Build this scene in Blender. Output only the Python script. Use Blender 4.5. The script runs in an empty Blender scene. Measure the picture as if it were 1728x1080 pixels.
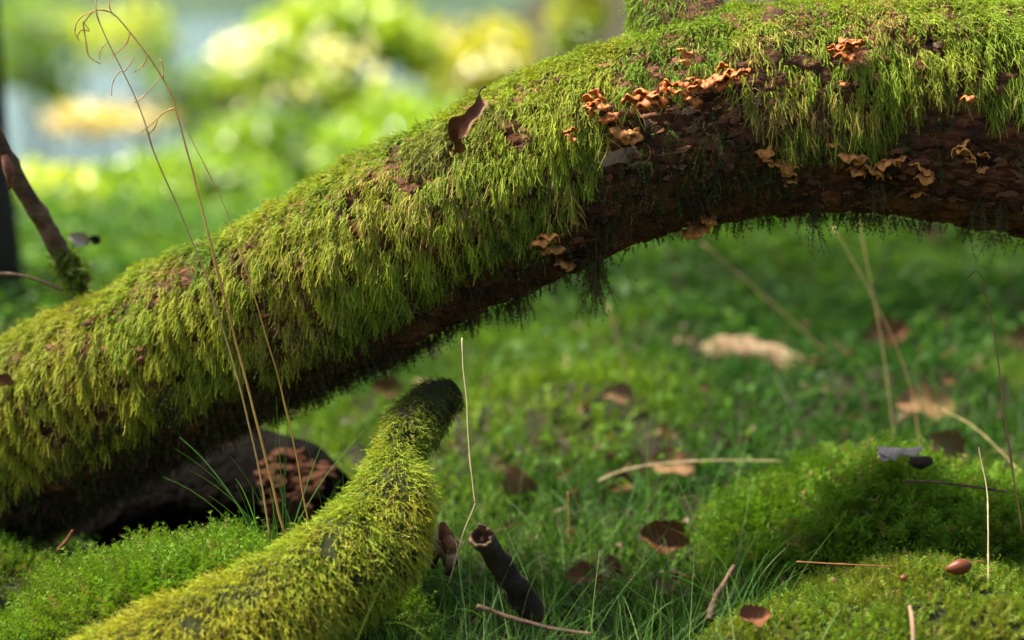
import bpy, math, random
import numpy as np
from mathutils import Vector, Matrix
from mathutils.bvhtree import BVHTree

R = math.radians
rng = np.random.default_rng(11)
random.seed(11)
scene = bpy.context.scene
col = scene.collection

# ------------------------------------------------------------------ camera, light, exposure
CAM_H, PITCH, LENS = 0.47, R(7.5), 85.0
K_PX = 36.0 / LENS / 1728.0
cam_data = bpy.data.cameras.new('camera')
cam_data.lens = LENS
cam_data.sensor_width = 36.0
cam_data.clip_start = 0.05
cam_data.clip_end = 3000
cam_data.dof.use_dof = True
cam_data.dof.focus_distance = 2.0
cam_data.dof.aperture_fstop = 3.0
cam = bpy.data.objects.new('camera', cam_data)
col.objects.link(cam)
cam.location = (0, 0, CAM_H)
cam.rotation_euler = (R(90) - PITCH, 0, 0)
scene.camera = cam

SUN_EL, SUN_AZ = R(62), R(-76)          # azimuth from +Y (away from the camera) towards +X
sun_dir = Vector((math.sin(SUN_AZ) * math.cos(SUN_EL), math.cos(SUN_AZ) * math.cos(SUN_EL), math.sin(SUN_EL)))
world = bpy.data.worlds.new('World')
scene.world = world
world.use_nodes = True
wn = world.node_tree
sky = wn.nodes.new('ShaderNodeTexSky')
sky.sky_type = 'NISHITA'
sky.sun_disc = False
sky.sun_elevation = SUN_EL
sky.sun_rotation = SUN_AZ
sky.dust_density = 5.0
sky.ozone_density = 0.3
wn.nodes['Background'].inputs['Strength'].default_value = 0.075
wn.links.new(sky.outputs['Color'], wn.nodes['Background'].inputs['Color'])
sun_l = bpy.data.lights.new('sun', 'SUN')
sun_l.energy = 5.0
sun_l.angle = R(9.0)
sun_l.color = (1.0, 0.93, 0.80)
sun = bpy.data.objects.new('sun', sun_l)
col.objects.link(sun)
sun.rotation_euler = sun_dir.to_track_quat('Z', 'Y').to_euler()
scene.view_settings.view_transform = 'Standard'
scene.view_settings.look = 'None'
scene.view_settings.exposure = 1.75
scene.view_settings.gamma = 1.0
scene.view_settings.use_curve_mapping = False
scene.view_settings.use_white_balance = True
scene.view_settings.white_balance_temperature = 6800
scene.view_settings.white_balance_tint = 10
scene.render.engine = 'CYCLES'
scene.cycles.max_bounces = 6
scene.cycles.diffuse_bounces = 3
scene.cycles.transmission_bounces = 4
scene.cycles.use_denoising = True

# ------------------------------------------------------------------ helpers
CF = np.array([0, math.cos(PITCH), -math.sin(PITCH)])
CU = np.array([0, math.sin(PITCH), math.cos(PITCH)])
CR = np.array([1.0, 0, 0])
CC = np.array([0, 0, CAM_H])


def P(px, py, d):
    """world point seen at photograph pixel (px, py) at distance d along the view axis"""
    px, py, d = np.asarray(px, float), np.asarray(py, float), np.asarray(d, float)
    return CC + d[..., None] * (CF + ((px - 864) * K_PX)[..., None] * CR + ((540 - py) * K_PX)[..., None] * CU)


def proj(p):
    q = p - CC
    d = q @ CF
    return 864 + (q @ CR) / d / K_PX, 540 - (q @ CU) / d / K_PX, d


def nrmz(v):
    return v / np.maximum(np.linalg.norm(v, axis=-1, keepdims=True), 1e-9)


def _hash(ix, iy, iz):
    h = (ix * 374761393 + iy * 668265263 + iz * 2147483647) & 0xFFFFFFFF
    h = ((h ^ (h >> 13)) * 1274126177) & 0xFFFFFFFF
    h = ((h ^ (h >> 16)) * 2246822519) & 0xFFFFFFFF
    return ((h ^ (h >> 15)) & 0xFFFF) / 65535.0


def vnoise(p):
    """value noise in -1..1 on (N,3) points"""
    i = np.floor(p).astype(np.int64)
    f = p - i
    f = f * f * (3 - 2 * f)
    out = 0
    for dx in (0, 1):
        for dy in (0, 1):
            for dz in (0, 1):
                w = (f[:, 0] if dx else 1 - f[:, 0]) * (f[:, 1] if dy else 1 - f[:, 1]) * (f[:, 2] if dz else 1 - f[:, 2])
                out = out + w * _hash(i[:, 0] + dx, i[:, 1] + dy, i[:, 2] + dz)
    return out * 2 - 1


def fbm(p, freq, octv=3, seed=0.0):
    p = np.asarray(p, float) * freq + seed * 17.31
    out, a, tot = 0, 1.0, 0
    for _ in range(octv):
        out = out + a * vnoise(p)
        tot += a
        a *= 0.5
        p = p * 2.03 + 5.7
    return out / tot


def make_mesh(name, V, F, C=None, smooth=False):
    """F: (M,3) or (M,4) int array, or a list of such arrays"""
    Fs = F if isinstance(F, list) else [F]
    Fs = [np.asarray(f, np.int32) for f in Fs if len(f)]
    me = bpy.data.meshes.new(name)
    V = np.asarray(V, np.float32)
    me.vertices.add(len(V))
    me.vertices.foreach_set('co', V.ravel())
    loops = np.concatenate([f.ravel() for f in Fs])
    tot = np.concatenate([np.full(len(f), f.shape[1], np.int32) for f in Fs])
    start = np.concatenate([[0], np.cumsum(tot)[:-1]]).astype(np.int32)
    me.loops.add(len(loops))
    me.loops.foreach_set('vertex_index', loops)
    me.polygons.add(len(tot))
    me.polygons.foreach_set('loop_start', start)
    me.polygons.foreach_set('loop_total', tot)
    if smooth:
        me.polygons.foreach_set('use_smooth', np.ones(len(tot), bool))
    me.update(calc_edges=True)
    if C is not None:
        at = me.color_attributes.new('tint', 'FLOAT_COLOR', 'POINT')
        c4 = np.ones((len(V), 4), np.float32)
        c4[:, :3] = C
        at.data.foreach_set('color', c4.ravel())
    return me


def put(name, me, mat, parent=None, loc=None):
    if mat is not None and not me.materials:
        me.materials.append(mat)
    o = bpy.data.objects.new(name, me)
    col.objects.link(o)
    if parent is not None:
        o.parent = parent
    if loc is not None:
        o.location = loc
    return o


def thing(name, label, cat, loc=(0, 0, 0), group=None):
    o = bpy.data.objects.new(name, None)
    col.objects.link(o)
    o.location = loc
    o.empty_display_size = 0.02
    return tag(o, label, cat, group)


def tag(o, label, cat, group=None):
    o['label'] = label
    o['category'] = cat
    if group:
        o['group'] = group
    return o


def local(me, base):
    """shift a mesh so that the thing's base is its origin"""
    me.transform(Matrix.Translation(-Vector(base)))
    return me


def crom(pts, n):
    """Catmull-Rom through (K,D) points, n samples"""
    pts = np.asarray(pts, float)
    a = np.vstack([2 * pts[0] - pts[1], pts, 2 * pts[-1] - pts[-2]])
    t = np.linspace(0, len(pts) - 1 - 1e-6, n)
    i = np.floor(t).astype(int)
    f = (t - i)[:, None]
    p0, p1, p2, p3 = a[i], a[i + 1], a[i + 2], a[i + 3]
    return 0.5 * (2 * p1 + (p2 - p0) * f + (2 * p0 - 5 * p1 + 4 * p2 - p3) * f ** 2 + (3 * p1 - p0 - 3 * p2 + p3) * f ** 3)


def tube(path, rad, seg=8, rough=0.0, freq=60, caps=True, seed=0.0):
    """tube along path (n,3) with radii (n,), returns V, [quads, tris]"""
    path = np.asarray(path, float)
    n = len(path)
    rad = np.broadcast_to(np.asarray(rad, float), (n,))
    T = nrmz(np.gradient(path, axis=0))
    ref = np.array([0, 0, 1.0]) if abs(T[0, 2]) < 0.8 else np.array([0, 1.0, 0])
    A = nrmz(np.cross(T, ref))
    B = np.cross(T, A)
    th = np.linspace(0, 2 * math.pi, seg, endpoint=False)
    ring = A[:, None, :] * np.cos(th)[None, :, None] + B[:, None, :] * np.sin(th)[None, :, None]
    V = path[:, None, :] + ring * rad[:, None, None]
    if rough:
        nz = fbm(V.reshape(-1, 3), freq, 2, seed).reshape(n, seg)
        V = path[:, None, :] + ring * (rad[:, None] * (1 + rough * nz))[..., None]
    V = V.reshape(-1, 3)
    i, j = np.meshgrid(np.arange(n - 1), np.arange(seg), indexing='ij')
    a = i * seg + j
    b = i * seg + (j + 1) % seg
    Q = np.stack([a, b, b + seg, a + seg], -1).reshape(-1, 4)
    if caps:
        V = np.vstack([V, path[0], path[-1]])
        k = np.arange(seg)
        t1 = np.stack([(k + 1) % seg, k, np.full(seg, n * seg)], -1)
        t2 = np.stack([(n - 1) * seg + k, (n - 1) * seg + (k + 1) % seg, np.full(seg, n * seg + 1)], -1)
        return V, [Q, np.vstack([t1, t2])]
    return V, [Q]


def lathe(c, ax, prof, seg=20, rough=0.1, seed=0.0):
    ax = nrmz(np.asarray(ax, float))
    A = nrmz(np.cross(ax, np.array([0.3, 0.2, 1.0])))
    B = np.cross(ax, A)
    th = np.linspace(0, 2 * math.pi, seg, endpoint=False)
    dirs = A * np.cos(th)[:, None] + B * np.sin(th)[:, None]
    V = np.concatenate([c + ax * o + dirs * (r * (1 + rough * fbm(dirs * 2 + o * 90, 1.5, 2, seed)))[:, None] + ax * 0.007 * fbm(dirs * 3, 1, 2, seed + 4)[:, None] for (o, r) in prof])
    n = len(prof)
    i, j = np.meshgrid(np.arange(n - 1), np.arange(seg), indexing='ij')
    a, b = i * seg + j, i * seg + (j + 1) % seg
    return V, [np.stack([a, b, b + seg, a + seg], -1).reshape(-1, 4)]


class Acc:
    """collects triangles with per-vertex tints into one mesh"""

    def __init__(self):
        self.V, self.F, self.C, self.n = [], [], [], 0

    def add(self, V, F, C):
        self.V.append(V)
        self.F.append(np.asarray(F) + self.n)
        self.C.append(np.broadcast_to(C, V.shape))
        self.n += len(V)

    def mesh(self, name):
        fs = {}
        for f in self.F:
            fs.setdefault(f.shape[1], []).append(f)
        return make_mesh(name, np.vstack(self.V), [np.vstack(v) for v in fs.values()], np.vstack(self.C))


def fronds(acc, root, d0, nrm, L, W, leaf, colr, K=5, grav=0.3, jit=0.12, pairs=2, tip=1.25, twist=0.5, sweep=0.9):
    """feathery moss shoots: a tapered ribbon with pairs of leaflets down both sides"""
    N = len(root)
    L = np.broadcast_to(L, (N,))
    leaf = np.broadcast_to(leaf, (N,))
    grav = np.broadcast_to(grav, (N,))
    W = np.broadcast_to(W, (N,))
    p, d = root.copy(), nrmz(d0)
    pts, dirs = [], []
    down = np.array([0, 0, -1.0])
    for k in range(K + 1):
        pts.append(p)
        dirs.append(d)
        p = p + d * (L / K)[:, None]
        d = nrmz(d + grav[:, None] * down + jit * rng.normal(size=(N, 3)))
    pts, dirs = np.array(pts), np.array(dirs)
    rot = nrmz(nrm + twist * rng.normal(size=(N, 3)))
    side = nrmz(np.cross(dirs, rot[None]))
    face = np.cross(side, dirs)
    taper = np.linspace(1, 0.25, K + 1)[:, None, None]
    Lft = pts + side * (W[None, :, None] * 0.5 * taper)
    Rgt = pts - side * (W[None, :, None] * 0.5 * taper)
    V = np.stack([Lft, Rgt], 1)                      # K+1, 2, N, 3
    V = V.transpose(2, 0, 1, 3).reshape(-1, 3)
    base = (np.arange(N) * (K + 1) * 2)[:, None]
    k = np.arange(K)[None] * 2
    Q = np.stack([base + k, base + k + 1, base + k + 3, base + k + 2], -1).reshape(-1, 4)
    cs = np.repeat(colr[:, None], (K + 1), 1) * np.linspace(0.9, tip, K + 1)[None, :, None]
    acc.add(V, Q, np.repeat(cs, 2, 1).reshape(-1, 3))
    if pairs:
        LV, LC = [], []
        for q in range(K):
            for j in range(pairs):
                t = (j + 0.5) / pairs
                c = pts[q] * (1 - t) + pts[q + 1] * t
                dd, ss, ff = dirs[q], side[q], face[q]
                u = (q + t) / K
                prof = (0.45 + 0.75 * math.sin(math.pi * min(1, u * 0.85 + 0.12)))
                for sg in (-1, 1):
                    ln = leaf * prof * rng.uniform(0.65, 1.2, N)
                    ld = nrmz(ss * sg + dd * sweep + ff * rng.normal(0, 0.35, (N, 1)))
                    w = (leaf * 0.17)[:, None]
                    a, b = c - dd * w, c + dd * w
                    tp = c + ld * ln[:, None]
                    LV.append(np.stack([a, b, tp], 1))
                    cc = colr * (0.95 + (tip - 0.95) * u)
                    LC.append(np.stack([cc, cc, cc * 1.06], 1))
        LV = np.concatenate(LV).reshape(-1, 3)
        LC = np.concatenate(LC).reshape(-1, 3)
        acc.add(LV, np.arange(len(LV)).reshape(-1, 3), LC)


def blades(acc, root, d0, L, W, colr, K=5, grav=0.18, jit=0.06):
    N = len(root)
    fronds(acc, root, d0, rng.normal(size=(N, 3)), L, W, 0.0, colr, K=K, grav=grav, jit=jit, pairs=0, tip=1.1)


def leaves(acc, pos, dirv, nrm, L, W, colr, fold=0.25):
    """small folded leaf blades: 6 verts, 4 triangles each"""
    N = len(pos)
    d = nrmz(dirv)
    s = nrmz(np.cross(d, nrm))
    n = np.cross(s, d)
    L, W = np.broadcast_to(L, (N,))[:, None], np.broadcast_to(W, (N,))[:, None]
    b, t = pos, pos + d * L - n * L * 0.15
    m1 = pos + d * L * 0.5
    l1 = pos + d * L * 0.42 + s * W * 0.5 + n * W * fold
    r1 = pos + d * L * 0.42 - s * W * 0.5 + n * W * fold
    V = np.stack([b, t, m1, l1, r1], 1).reshape(-1, 3)
    o = np.arange(N)[:, None, None] * 5
    F = (o + np.array([[0, 2, 3], [3, 2, 1], [0, 4, 2], [4, 1, 2]])[None]).reshape(-1, 3)
    acc.add(V, F, np.repeat(colr, 5, 0))


def mixcol(a, b, t):
    t = np.clip(np.asarray(t), 0, 1)[:, None]
    return np.asarray(a) * (1 - t) + np.asarray(b) * t


# ------------------------------------------------------------------ materials
def new_mat(name):
    m = bpy.data.materials.new(name)
    m.use_nodes = True
    nt = m.node_tree
    return m, nt, nt.nodes['Principled BSDF'], nt.nodes['Material Output']


def leaf_mat(name, transl=0.35, rough=0.55, spec=0.3, gain=(1.3, 1.25, 0.6)):
    """tinted leaf or moss tissue: reflects and lets light through"""
    m, nt, bs, out = new_mat(name)
    at = nt.nodes.new('ShaderNodeAttribute')
    at.attribute_name = 'tint'
    nz = nt.nodes.new('ShaderNodeTexNoise')
    nz.inputs['Scale'].default_value = 220
    geo = nt.nodes.new('ShaderNodeNewGeometry')
    nt.links.new(geo.outputs['Position'], nz.inputs['Vector'])
    mr = nt.nodes.new('ShaderNodeMapRange')
    mr.inputs['To Min'].default_value = 0.75
    mr.inputs['To Max'].default_value = 1.25
    nt.links.new(nz.outputs['Fac'], mr.inputs['Value'])
    vm = nt.nodes.new('ShaderNodeVectorMath')
    vm.operation = 'SCALE'
    nt.links.new(at.outputs['Color'], vm.inputs[0])
    nt.links.new(mr.outputs['Result'], vm.inputs['Scale'])
    nt.links.new(vm.outputs['Vector'], bs.inputs['Base Color'])
    bs.inputs['Roughness'].default_value = rough
    bs.inputs['Specular IOR Level'].default_value = spec
    tr = nt.nodes.new('ShaderNodeBsdfTranslucent')
    v2 = nt.nodes.new('ShaderNodeVectorMath')
    v2.operation = 'MULTIPLY'
    v2.inputs[1].default_value = gain
    nt.links.new(vm.outputs['Vector'], v2.inputs[0])
    nt.links.new(v2.outputs['Vector'], tr.inputs['Color'])
    mx = nt.nodes.new('ShaderNodeMixShader')
    mx.inputs[0].default_value = transl
    nt.links.new(bs.outputs[0], mx.inputs[1])
    nt.links.new(tr.outputs[0], mx.inputs[2])
    nt.links.new(mx.outputs[0], out.inputs['Surface'])
    return m


def ramp_mat(name, stops, scale=40, detail=6, rough=0.85, bump=0.4, bscale=120, stretch=(1, 1, 1), spec=0.25, dist=0.004, coords='Object'):
    """colour ramp over noise with bump relief"""
    m, nt, bs, out = new_mat(name)
    tc = nt.nodes.new('ShaderNodeTexCoord')
    mp = nt.nodes.new('ShaderNodeMapping')
    mp.inputs['Scale'].default_value = stretch
    nt.links.new(tc.outputs[coords], mp.inputs['Vector'])
    nz = nt.nodes.new('ShaderNodeTexNoise')
    nz.inputs['Scale'].default_value = scale
    nz.inputs['Detail'].default_value = detail
    nz.inputs['Roughness'].default_value = 0.65
    nt.links.new(mp.outputs['Vector'], nz.inputs['Vector'])
    cr = nt.nodes.new('ShaderNodeValToRGB')
    e = cr.color_ramp.elements
    while len(e) < len(stops):
        e.new(0.5)
    for k, (pos, c) in enumerate(stops):
        e[k].position = pos
        e[k].color = (*c, 1)
    nt.links.new(nz.outputs['Fac'], cr.inputs['Fac'])
    nt.links.new(cr.outputs['Color'], bs.inputs['Base Color'])
    bs.inputs['Roughness'].default_value = rough
    bs.inputs['Specular IOR Level'].default_value = spec
    if bump:
        n2 = nt.nodes.new('ShaderNodeTexNoise')
        n2.inputs['Scale'].default_value = bscale
        n2.inputs['Detail'].default_value = 5
        nt.links.new(mp.outputs['Vector'], n2.inputs['Vector'])
        bp = nt.nodes.new('ShaderNodeBump')
        bp.inputs['Strength'].default_value = bump
        bp.inputs['Distance'].default_value = dist
        nt.links.new(n2.outputs['Fac'], bp.inputs['Height'])
        nt.links.new(bp.outputs['Normal'], bs.inputs['Normal'])
    return m


M = {}
M['moss'] = leaf_mat('moss_tissue', 0.32, 0.6, 0.15)
M['green_leaf'] = leaf_mat('green_leaf_tissue', 0.45, 0.45, 0.2, (1.35, 1.3, 0.45))
M['grass'] = leaf_mat('grass_tissue', 0.35, 0.5, 0.2)
M['bush_leaf'] = leaf_mat('bush_leaf_tissue', 0.5, 0.25, 0.5, (1.35, 1.3, 0.45))
M['straw'] = leaf_mat('straw_tissue', 0.25, 0.5, 0.4, (1.1, 1, 0.8))
M['bark'] = ramp_mat('log_bark', [(0.32, (0.014, 0.007, 0.004)), (0.48, (0.075, 0.03, 0.015)), (0.6, (0.17, 0.066, 0.03)), (0.75, (0.13, 0.075, 0.045))], 38, 8, 0.85, 0.9, 90, (1, 1, 2.2), dist=0.006)
M['flake'] = ramp_mat('bark_flake', [(0.3, (0.14, 0.08, 0.045)), (0.5, (0.30, 0.20, 0.125)), (0.68, (0.46, 0.36, 0.26))], 60, 6, 0.8, 0.5, 200)
M['flake_red'] = ramp_mat('red_bark_flake', [(0.3, (0.06, 0.026, 0.016)), (0.5, (0.19, 0.08, 0.04)), (0.7, (0.28, 0.15, 0.085))], 60, 6, 0.8, 0.5, 200)
M['dark_wood'] = ramp_mat('dark_rotten_wood', [(0.3, (0.010, 0.008, 0.006)), (0.55, (0.03, 0.02, 0.014)), (0.75, (0.07, 0.05, 0.035))], 40, 6, 0.9, 0.8, 120)
M['shade_black_wood'] = ramp_mat('shade_black_bark', [(0.35, (0.002, 0.0017, 0.0013)), (0.55, (0.005, 0.004, 0.003)), (0.75, (0.014, 0.010, 0.008))], 30, 7, 0.95, 0.9, 90, spec=0.05, dist=0.01)  # near-black base colour holds the fallen log's shadow on the rotten bark
M['red_wood'] = ramp_mat('red_rotten_wood', [(0.3, (0.05, 0.018, 0.009)), (0.5, (0.17, 0.06, 0.028)), (0.7, (0.26, 0.11, 0.05))], 50, 6, 0.85, 0.8, 160)
M['pale_wood'] = ramp_mat('pale_dead_wood', [(0.3, (0.10, 0.06, 0.035)), (0.5, (0.28, 0.19, 0.11)), (0.7, (0.42, 0.32, 0.20))], 40, 6, 0.8, 0.6, 150)
M['grey_wood'] = ramp_mat('grey_weathered_wood', [(0.35, (0.34, 0.28, 0.22)), (0.5, (0.60, 0.53, 0.44)), (0.7, (0.72, 0.66, 0.57))], 60, 6, 0.75, 0.6, 160)
M['twig'] = ramp_mat('twig_bark', [(0.3, (0.025, 0.015, 0.010)), (0.5, (0.085, 0.05, 0.03)), (0.7, (0.17, 0.11, 0.065))], 55, 6, 0.75, 0.6, 150)
M['dead_leaf'] = ramp_mat('dead_leaf', [(0.3, (0.07, 0.022, 0.008)), (0.5, (0.16, 0.055, 0.02)), (0.7, (0.24, 0.10, 0.04))], 45, 5, 0.5, 0.4, 140, spec=0.25)
M['tan_leaf'] = ramp_mat('tan_dead_leaf', [(0.3, (0.12, 0.06, 0.026)), (0.5, (0.25, 0.135, 0.06)), (0.7, (0.36, 0.23, 0.12))], 45, 5, 0.6, 0.4, 140, spec=0.2)
M['fungus'] = ramp_mat('orange_fungus', [(0.3, (0.22, 0.05, 0.006)), (0.5, (0.35, 0.095, 0.012)), (0.68, (0.45, 0.155, 0.028))], 130, 4, 0.5, 0.25, 400, spec=0.4, dist=0.001)
M['fungus_tan'] = ramp_mat('tan_fungus', [(0.3, (0.22, 0.08, 0.016)), (0.5, (0.38, 0.155, 0.035)), (0.68, (0.50, 0.25, 0.08))], 130, 4, 0.55, 0.25, 400, spec=0.3, dist=0.001)
M['nut'] = ramp_mat('nut_shell', [(0.3, (0.07, 0.018, 0.007)), (0.6, (0.15, 0.042, 0.016))], 60, 3, 0.4, 0.1, 200, spec=0.25)
M['soil'] = ramp_mat('forest_soil', [(0.3, (0.008, 0.006, 0.003)), (0.5, (0.02, 0.015, 0.007)), (0.62, (0.022, 0.03, 0.007)), (0.8, (0.04, 0.08, 0.012))], 9, 8, 0.95, 0.8, 60, dist=0.01)
M['peat'] = ramp_mat('peat', [(0.3, (0.010, 0.010, 0.004)), (0.7, (0.03, 0.04, 0.010))], 30, 5, 0.95, 0.6, 90)
M['trunk'] = ramp_mat('tree_trunk_bark', [(0.3, (0.012, 0.010, 0.008)), (0.6, (0.04, 0.032, 0.025))], 18, 6, 0.9, 0.9, 40, (1, 1, 0.25), dist=0.02)

# ------------------------------------------------------------------ ground
GB = [  # soft swells in the ground: x, y, height, sx, sy
    (-0.36, 1.95, 0.015, 0.22, 0.2), (0.36, 2.05, 0.02, 0.25, 0.25), (0.1, 2.75, 0.03, 0.25, 0.15), (0.55, 3.0, 0.05, 0.4, 0.25),
    (0.2, 3.6, 0.05, 0.5, 0.3), (0.05, 2.62, 0.035, 0.10, 0.10), (0.18, 3.05, 0.045, 0.14, 0.12), (0.45, 2.72, 0.04, 0.13, 0.1), (-0.12, 3.1, 0.04, 0.16, 0.12), (0.75, 3.3, 0.06, 0.2, 0.15), (0.3, 4.2, 0.08, 0.3, 0.2), (-0.1, 2.5, -0.01, 0.15, 0.2), (-0.45, 2.3, -0.02, 0.2, 0.15), (-0.36, 2.27, -0.06, 0.17, 0.11)]


def gz(x, y):
    x, y = np.asarray(x, float), np.asarray(y, float)
    sh = np.broadcast(x, y).shape
    x, y = np.broadcast_to(x, sh).ravel(), np.broadcast_to(y, sh).ravel()
    q = np.stack([x, y, np.zeros_like(x)], -1)
    near = np.exp(-np.maximum(0, np.hypot(x, y - 2) - 1) / 4)
    z = 0.022 * fbm(q, 2.2, 3, 1) + 0.008 * fbm(q, 9, 2, 2) * near
    for (a, b, h, sx, sy) in GB:
        z = z + h * np.exp(-((x - a) / sx) ** 2 - ((y - b) / sy) ** 2)
    st = np.clip((y - 1.95) / 0.6, 0, 1)
    z = z - 0.078 * (1 - st * st * (3 - 2 * st))
    rt = np.clip((x + 0.05 * y) / (0.12 * np.maximum(y, 1)), 0, 1)
    far = np.maximum(0, y - 4.5)
    z = z + rt * 0.11 * np.maximum(0, y - 3.2) * np.exp(-np.maximum(0, y - 30) / 60)
    z = z - (1 - rt) * 2.6 * (1 - np.exp(-(far / 14.0) ** 1.4)) + 0.15 * fbm(q, 0.35, 2, 3) * np.clip(far / 4, 0, 1)
    return z.reshape(sh)


def build_ground():
    ux = np.linspace(-1, 1, 220)
    xs = 1.6 * ux + 700 * np.sign(ux) * np.abs(ux) ** 9 + 20 * ux ** 5
    uy = np.linspace(0, 1, 360)
    ys = -30 + 0 * uy
    ys = np.concatenate([np.linspace(-700, -2, 14), np.linspace(-1.2, 1.2, 10), np.linspace(1.25, 5, 190), 5 + 60 * np.linspace(0.003, 1, 60) ** 2, [90, 140, 220, 400, 900]])
    X, Y = np.meshgrid(xs, ys, indexing='ij')
    Z = gz(X, Y)
    V = np.stack([X, Y, Z], -1).reshape(-1, 3)
    n, m = X.shape
    i, j = np.meshgrid(np.arange(n - 1), np.arange(m - 1), indexing='ij')
    a = i * m + j
    Q = np.stack([a, a + m, a + m + 1, a + 1], -1).reshape(-1, 4)
    g = put('ground', make_mesh('ground', V, Q, smooth=True), M['soil'])
    g['kind'] = 'structure'
    return V, Q


GV, GQ = build_ground()
bvh_ground = BVHTree.FromPolygons(GV.tolist(), GQ.tolist())

# lake beyond the drop, and the wooded hills across it
m, nt, bs, out = new_mat('lake_water')
bs.inputs['Base Color'].default_value = (0.07, 0.12, 0.125, 1)
bs.inputs['Roughness'].default_value = 0.25
bs.inputs['Specular IOR Level'].default_value = 0.5
tcn = nt.nodes.new('ShaderNodeTexCoord')
nz = nt.nodes.new('ShaderNodeTexNoise')
nz.inputs['Scale'].default_value = 3.0
nz.inputs['Detail'].default_value = 6
bp = nt.nodes.new('ShaderNodeBump')
bp.inputs['Strength'].default_value = 0.6
bp.inputs['Distance'].default_value = 0.12
nt.links.new(tcn.outputs['Object'], nz.inputs['Vector'])
nt.links.new(nz.outputs['Fac'], bp.inputs['Height'])
nt.links.new(bp.outputs['Normal'], bs.inputs['Normal'])
wz = -1.75
lk = put('lake', make_mesh('lake', [(-700, 9, wz), (700, 9, wz), (700, 700, wz), (-700, 700, wz)], np.array([[0, 1, 2, 3]])), m)
lk['kind'] = 'structure'


def build_hills():
    xs = np.linspace(-900, 900, 120)
    ys = np.linspace(320, 900, 40)
    X, Y = np.meshgrid(xs, ys, indexing='ij')
    q = np.stack([X.ravel(), Y.ravel(), 0 * X.ravel()], -1)
    H = (70 + 45 * fbm(q, 0.006, 3, 5)).reshape(X.shape) * np.clip((Y - 320) / 260, 0, 1) ** 0.8 - 3
    V = np.stack([X, Y, H], -1).reshape(-1, 3)
    n, mm = X.shape
    i, j = np.meshgrid(np.arange(n - 1), np.arange(mm - 1), indexing='ij')
    a = i * mm + j
    Q = np.stack([a, a + mm, a + mm + 1, a + 1], -1).reshape(-1, 4)
    hm = ramp_mat('wooded_hill', [(0.35, (0.02, 0.045, 0.03)), (0.65, (0.05, 0.09, 0.05))], 0.08, 6, 0.95, 0.8, 0.3, dist=3)
    put('hills', make_mesh('hills', V, Q, smooth=True), hm)['kind'] = 'structure'


build_hills()

# ------------------------------------------------------------------ the fallen log
LOGK = np.array([  # px, py, depth, radius px
    (-420, 1010, 2.42, 172), (-200, 880, 2.34, 172), (77, 713, 2.22, 168), (290, 604, 2.17, 165), (507, 502, 2.13, 166), (680, 415, 2.11, 174), (844, 331, 2.09, 180),
    (960, 275, 2.085, 180), (1080, 232, 2.08, 182), (1220, 200, 2.08, 190), (1400, 182, 2.08, 196), (1580, 186, 2.09, 200), (1760, 212, 2.10, 204), (2000, 275, 2.12, 210)], float)
NS = 340
lk_ = crom(LOGK, NS)
LC = P(lk_[:, 0], lk_[:, 1], lk_[:, 2])
LR = lk_[:, 3] * K_PX * lk_[:, 2]
LT = nrmz(np.gradient(LC, axis=0))
UP = np.array([0, 0, 1.0])
LU = nrmz(UP - LT * (LT @ UP)[:, None])
LF = np.cross(LU, LT)
if LF[NS // 2, 1] > 0:
    LF = -LF
LS = np.concatenate([[0], np.cumsum(np.linalg.norm(np.diff(LC, axis=0), axis=1))])
LLEN = LS[-1]


def worley(a, b, seed=0):
    ia, ib = np.floor(a).astype(np.int64), np.floor(b).astype(np.int64)
    f1, f2, cid = np.full(a.shape, 9.0), np.full(a.shape, 9.0), np.zeros(a.shape)
    for da in (-1, 0, 1):
        for db in (-1, 0, 1):
            ca, cb = ia + da, ib + db
            k = np.full_like(ca, seed)
            fx, fy = ca + _hash(ca, cb, k), cb + _hash(ca, cb, k + 7)
            d = np.hypot(a - fx, b - fy)
            new = d < f1
            f2 = np.where(new, f1, np.minimum(f2, d))
            cid = np.where(new, _hash(ca, cb, k + 13), cid)
            f1 = np.where(new, d, f1)
    return f2 - f1, cid


def log_at(s, th, inset=0.0, detail=True):
    """surface point, outward normal and tangent of the log; th=0 on top, 90 degrees at the front"""
    c = np.stack([np.interp(s, LS, LC[:, k]) for k in range(3)], -1)
    T = nrmz(np.stack([np.interp(s, LS, LT[:, k]) for k in range(3)], -1))
    U = nrmz(np.stack([np.interp(s, LS, LU[:, k]) for k in range(3)], -1))
    F = nrmz(np.stack([np.interp(s, LS, LF[:, k]) for k in range(3)], -1))
    r = np.interp(s, LS, LR) - inset
    n = U * np.cos(th)[:, None] + F * np.sin(th)[:, None]
    p = c + n * r[:, None]
    r = r * (1 + 0.045 * fbm(p, 9, 2, 8))
    if detail:
        wob = 0.35 * fbm(p, 60, 2, 5)
        gap, cid = worley(s / 0.026 + wob, th * 0.1 / 0.013 + wob, 3)
        r = r - 0.005 * np.clip(1 - gap / 0.16, 0, 1) + 0.004 * (cid - 0.5)
        q = p * np.array([0.5, 1, 1])
        ridge = np.abs(fbm(q, 55, 3, 9))
        r = r - 0.008 * np.clip(0.3 - ridge, 0, 1) + 0.003 * fbm(p, 150, 3, 4)
    return c + n * r[:, None], n, T


def build_log_bark():
    nt_, ns_ = 150, 420
    tt = np.concatenate([np.linspace(R(10), R(175), 115, endpoint=False), np.linspace(R(175), R(370), 35, endpoint=False)])
    s, th = np.meshgrid(np.linspace(0, LLEN, ns_), tt, indexing='ij')
    p, n, T = log_at(s.ravel(), th.ravel(), inset=0.007)
    i, j = np.meshgrid(np.arange(ns_ - 1), np.arange(nt_), indexing='ij')
    a, b = i * nt_ + j, i * nt_ + (j + 1) % nt_
    Q = np.stack([a, b, b + nt_, a + nt_], -1).reshape(-1, 4)
    return p, Q


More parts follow.
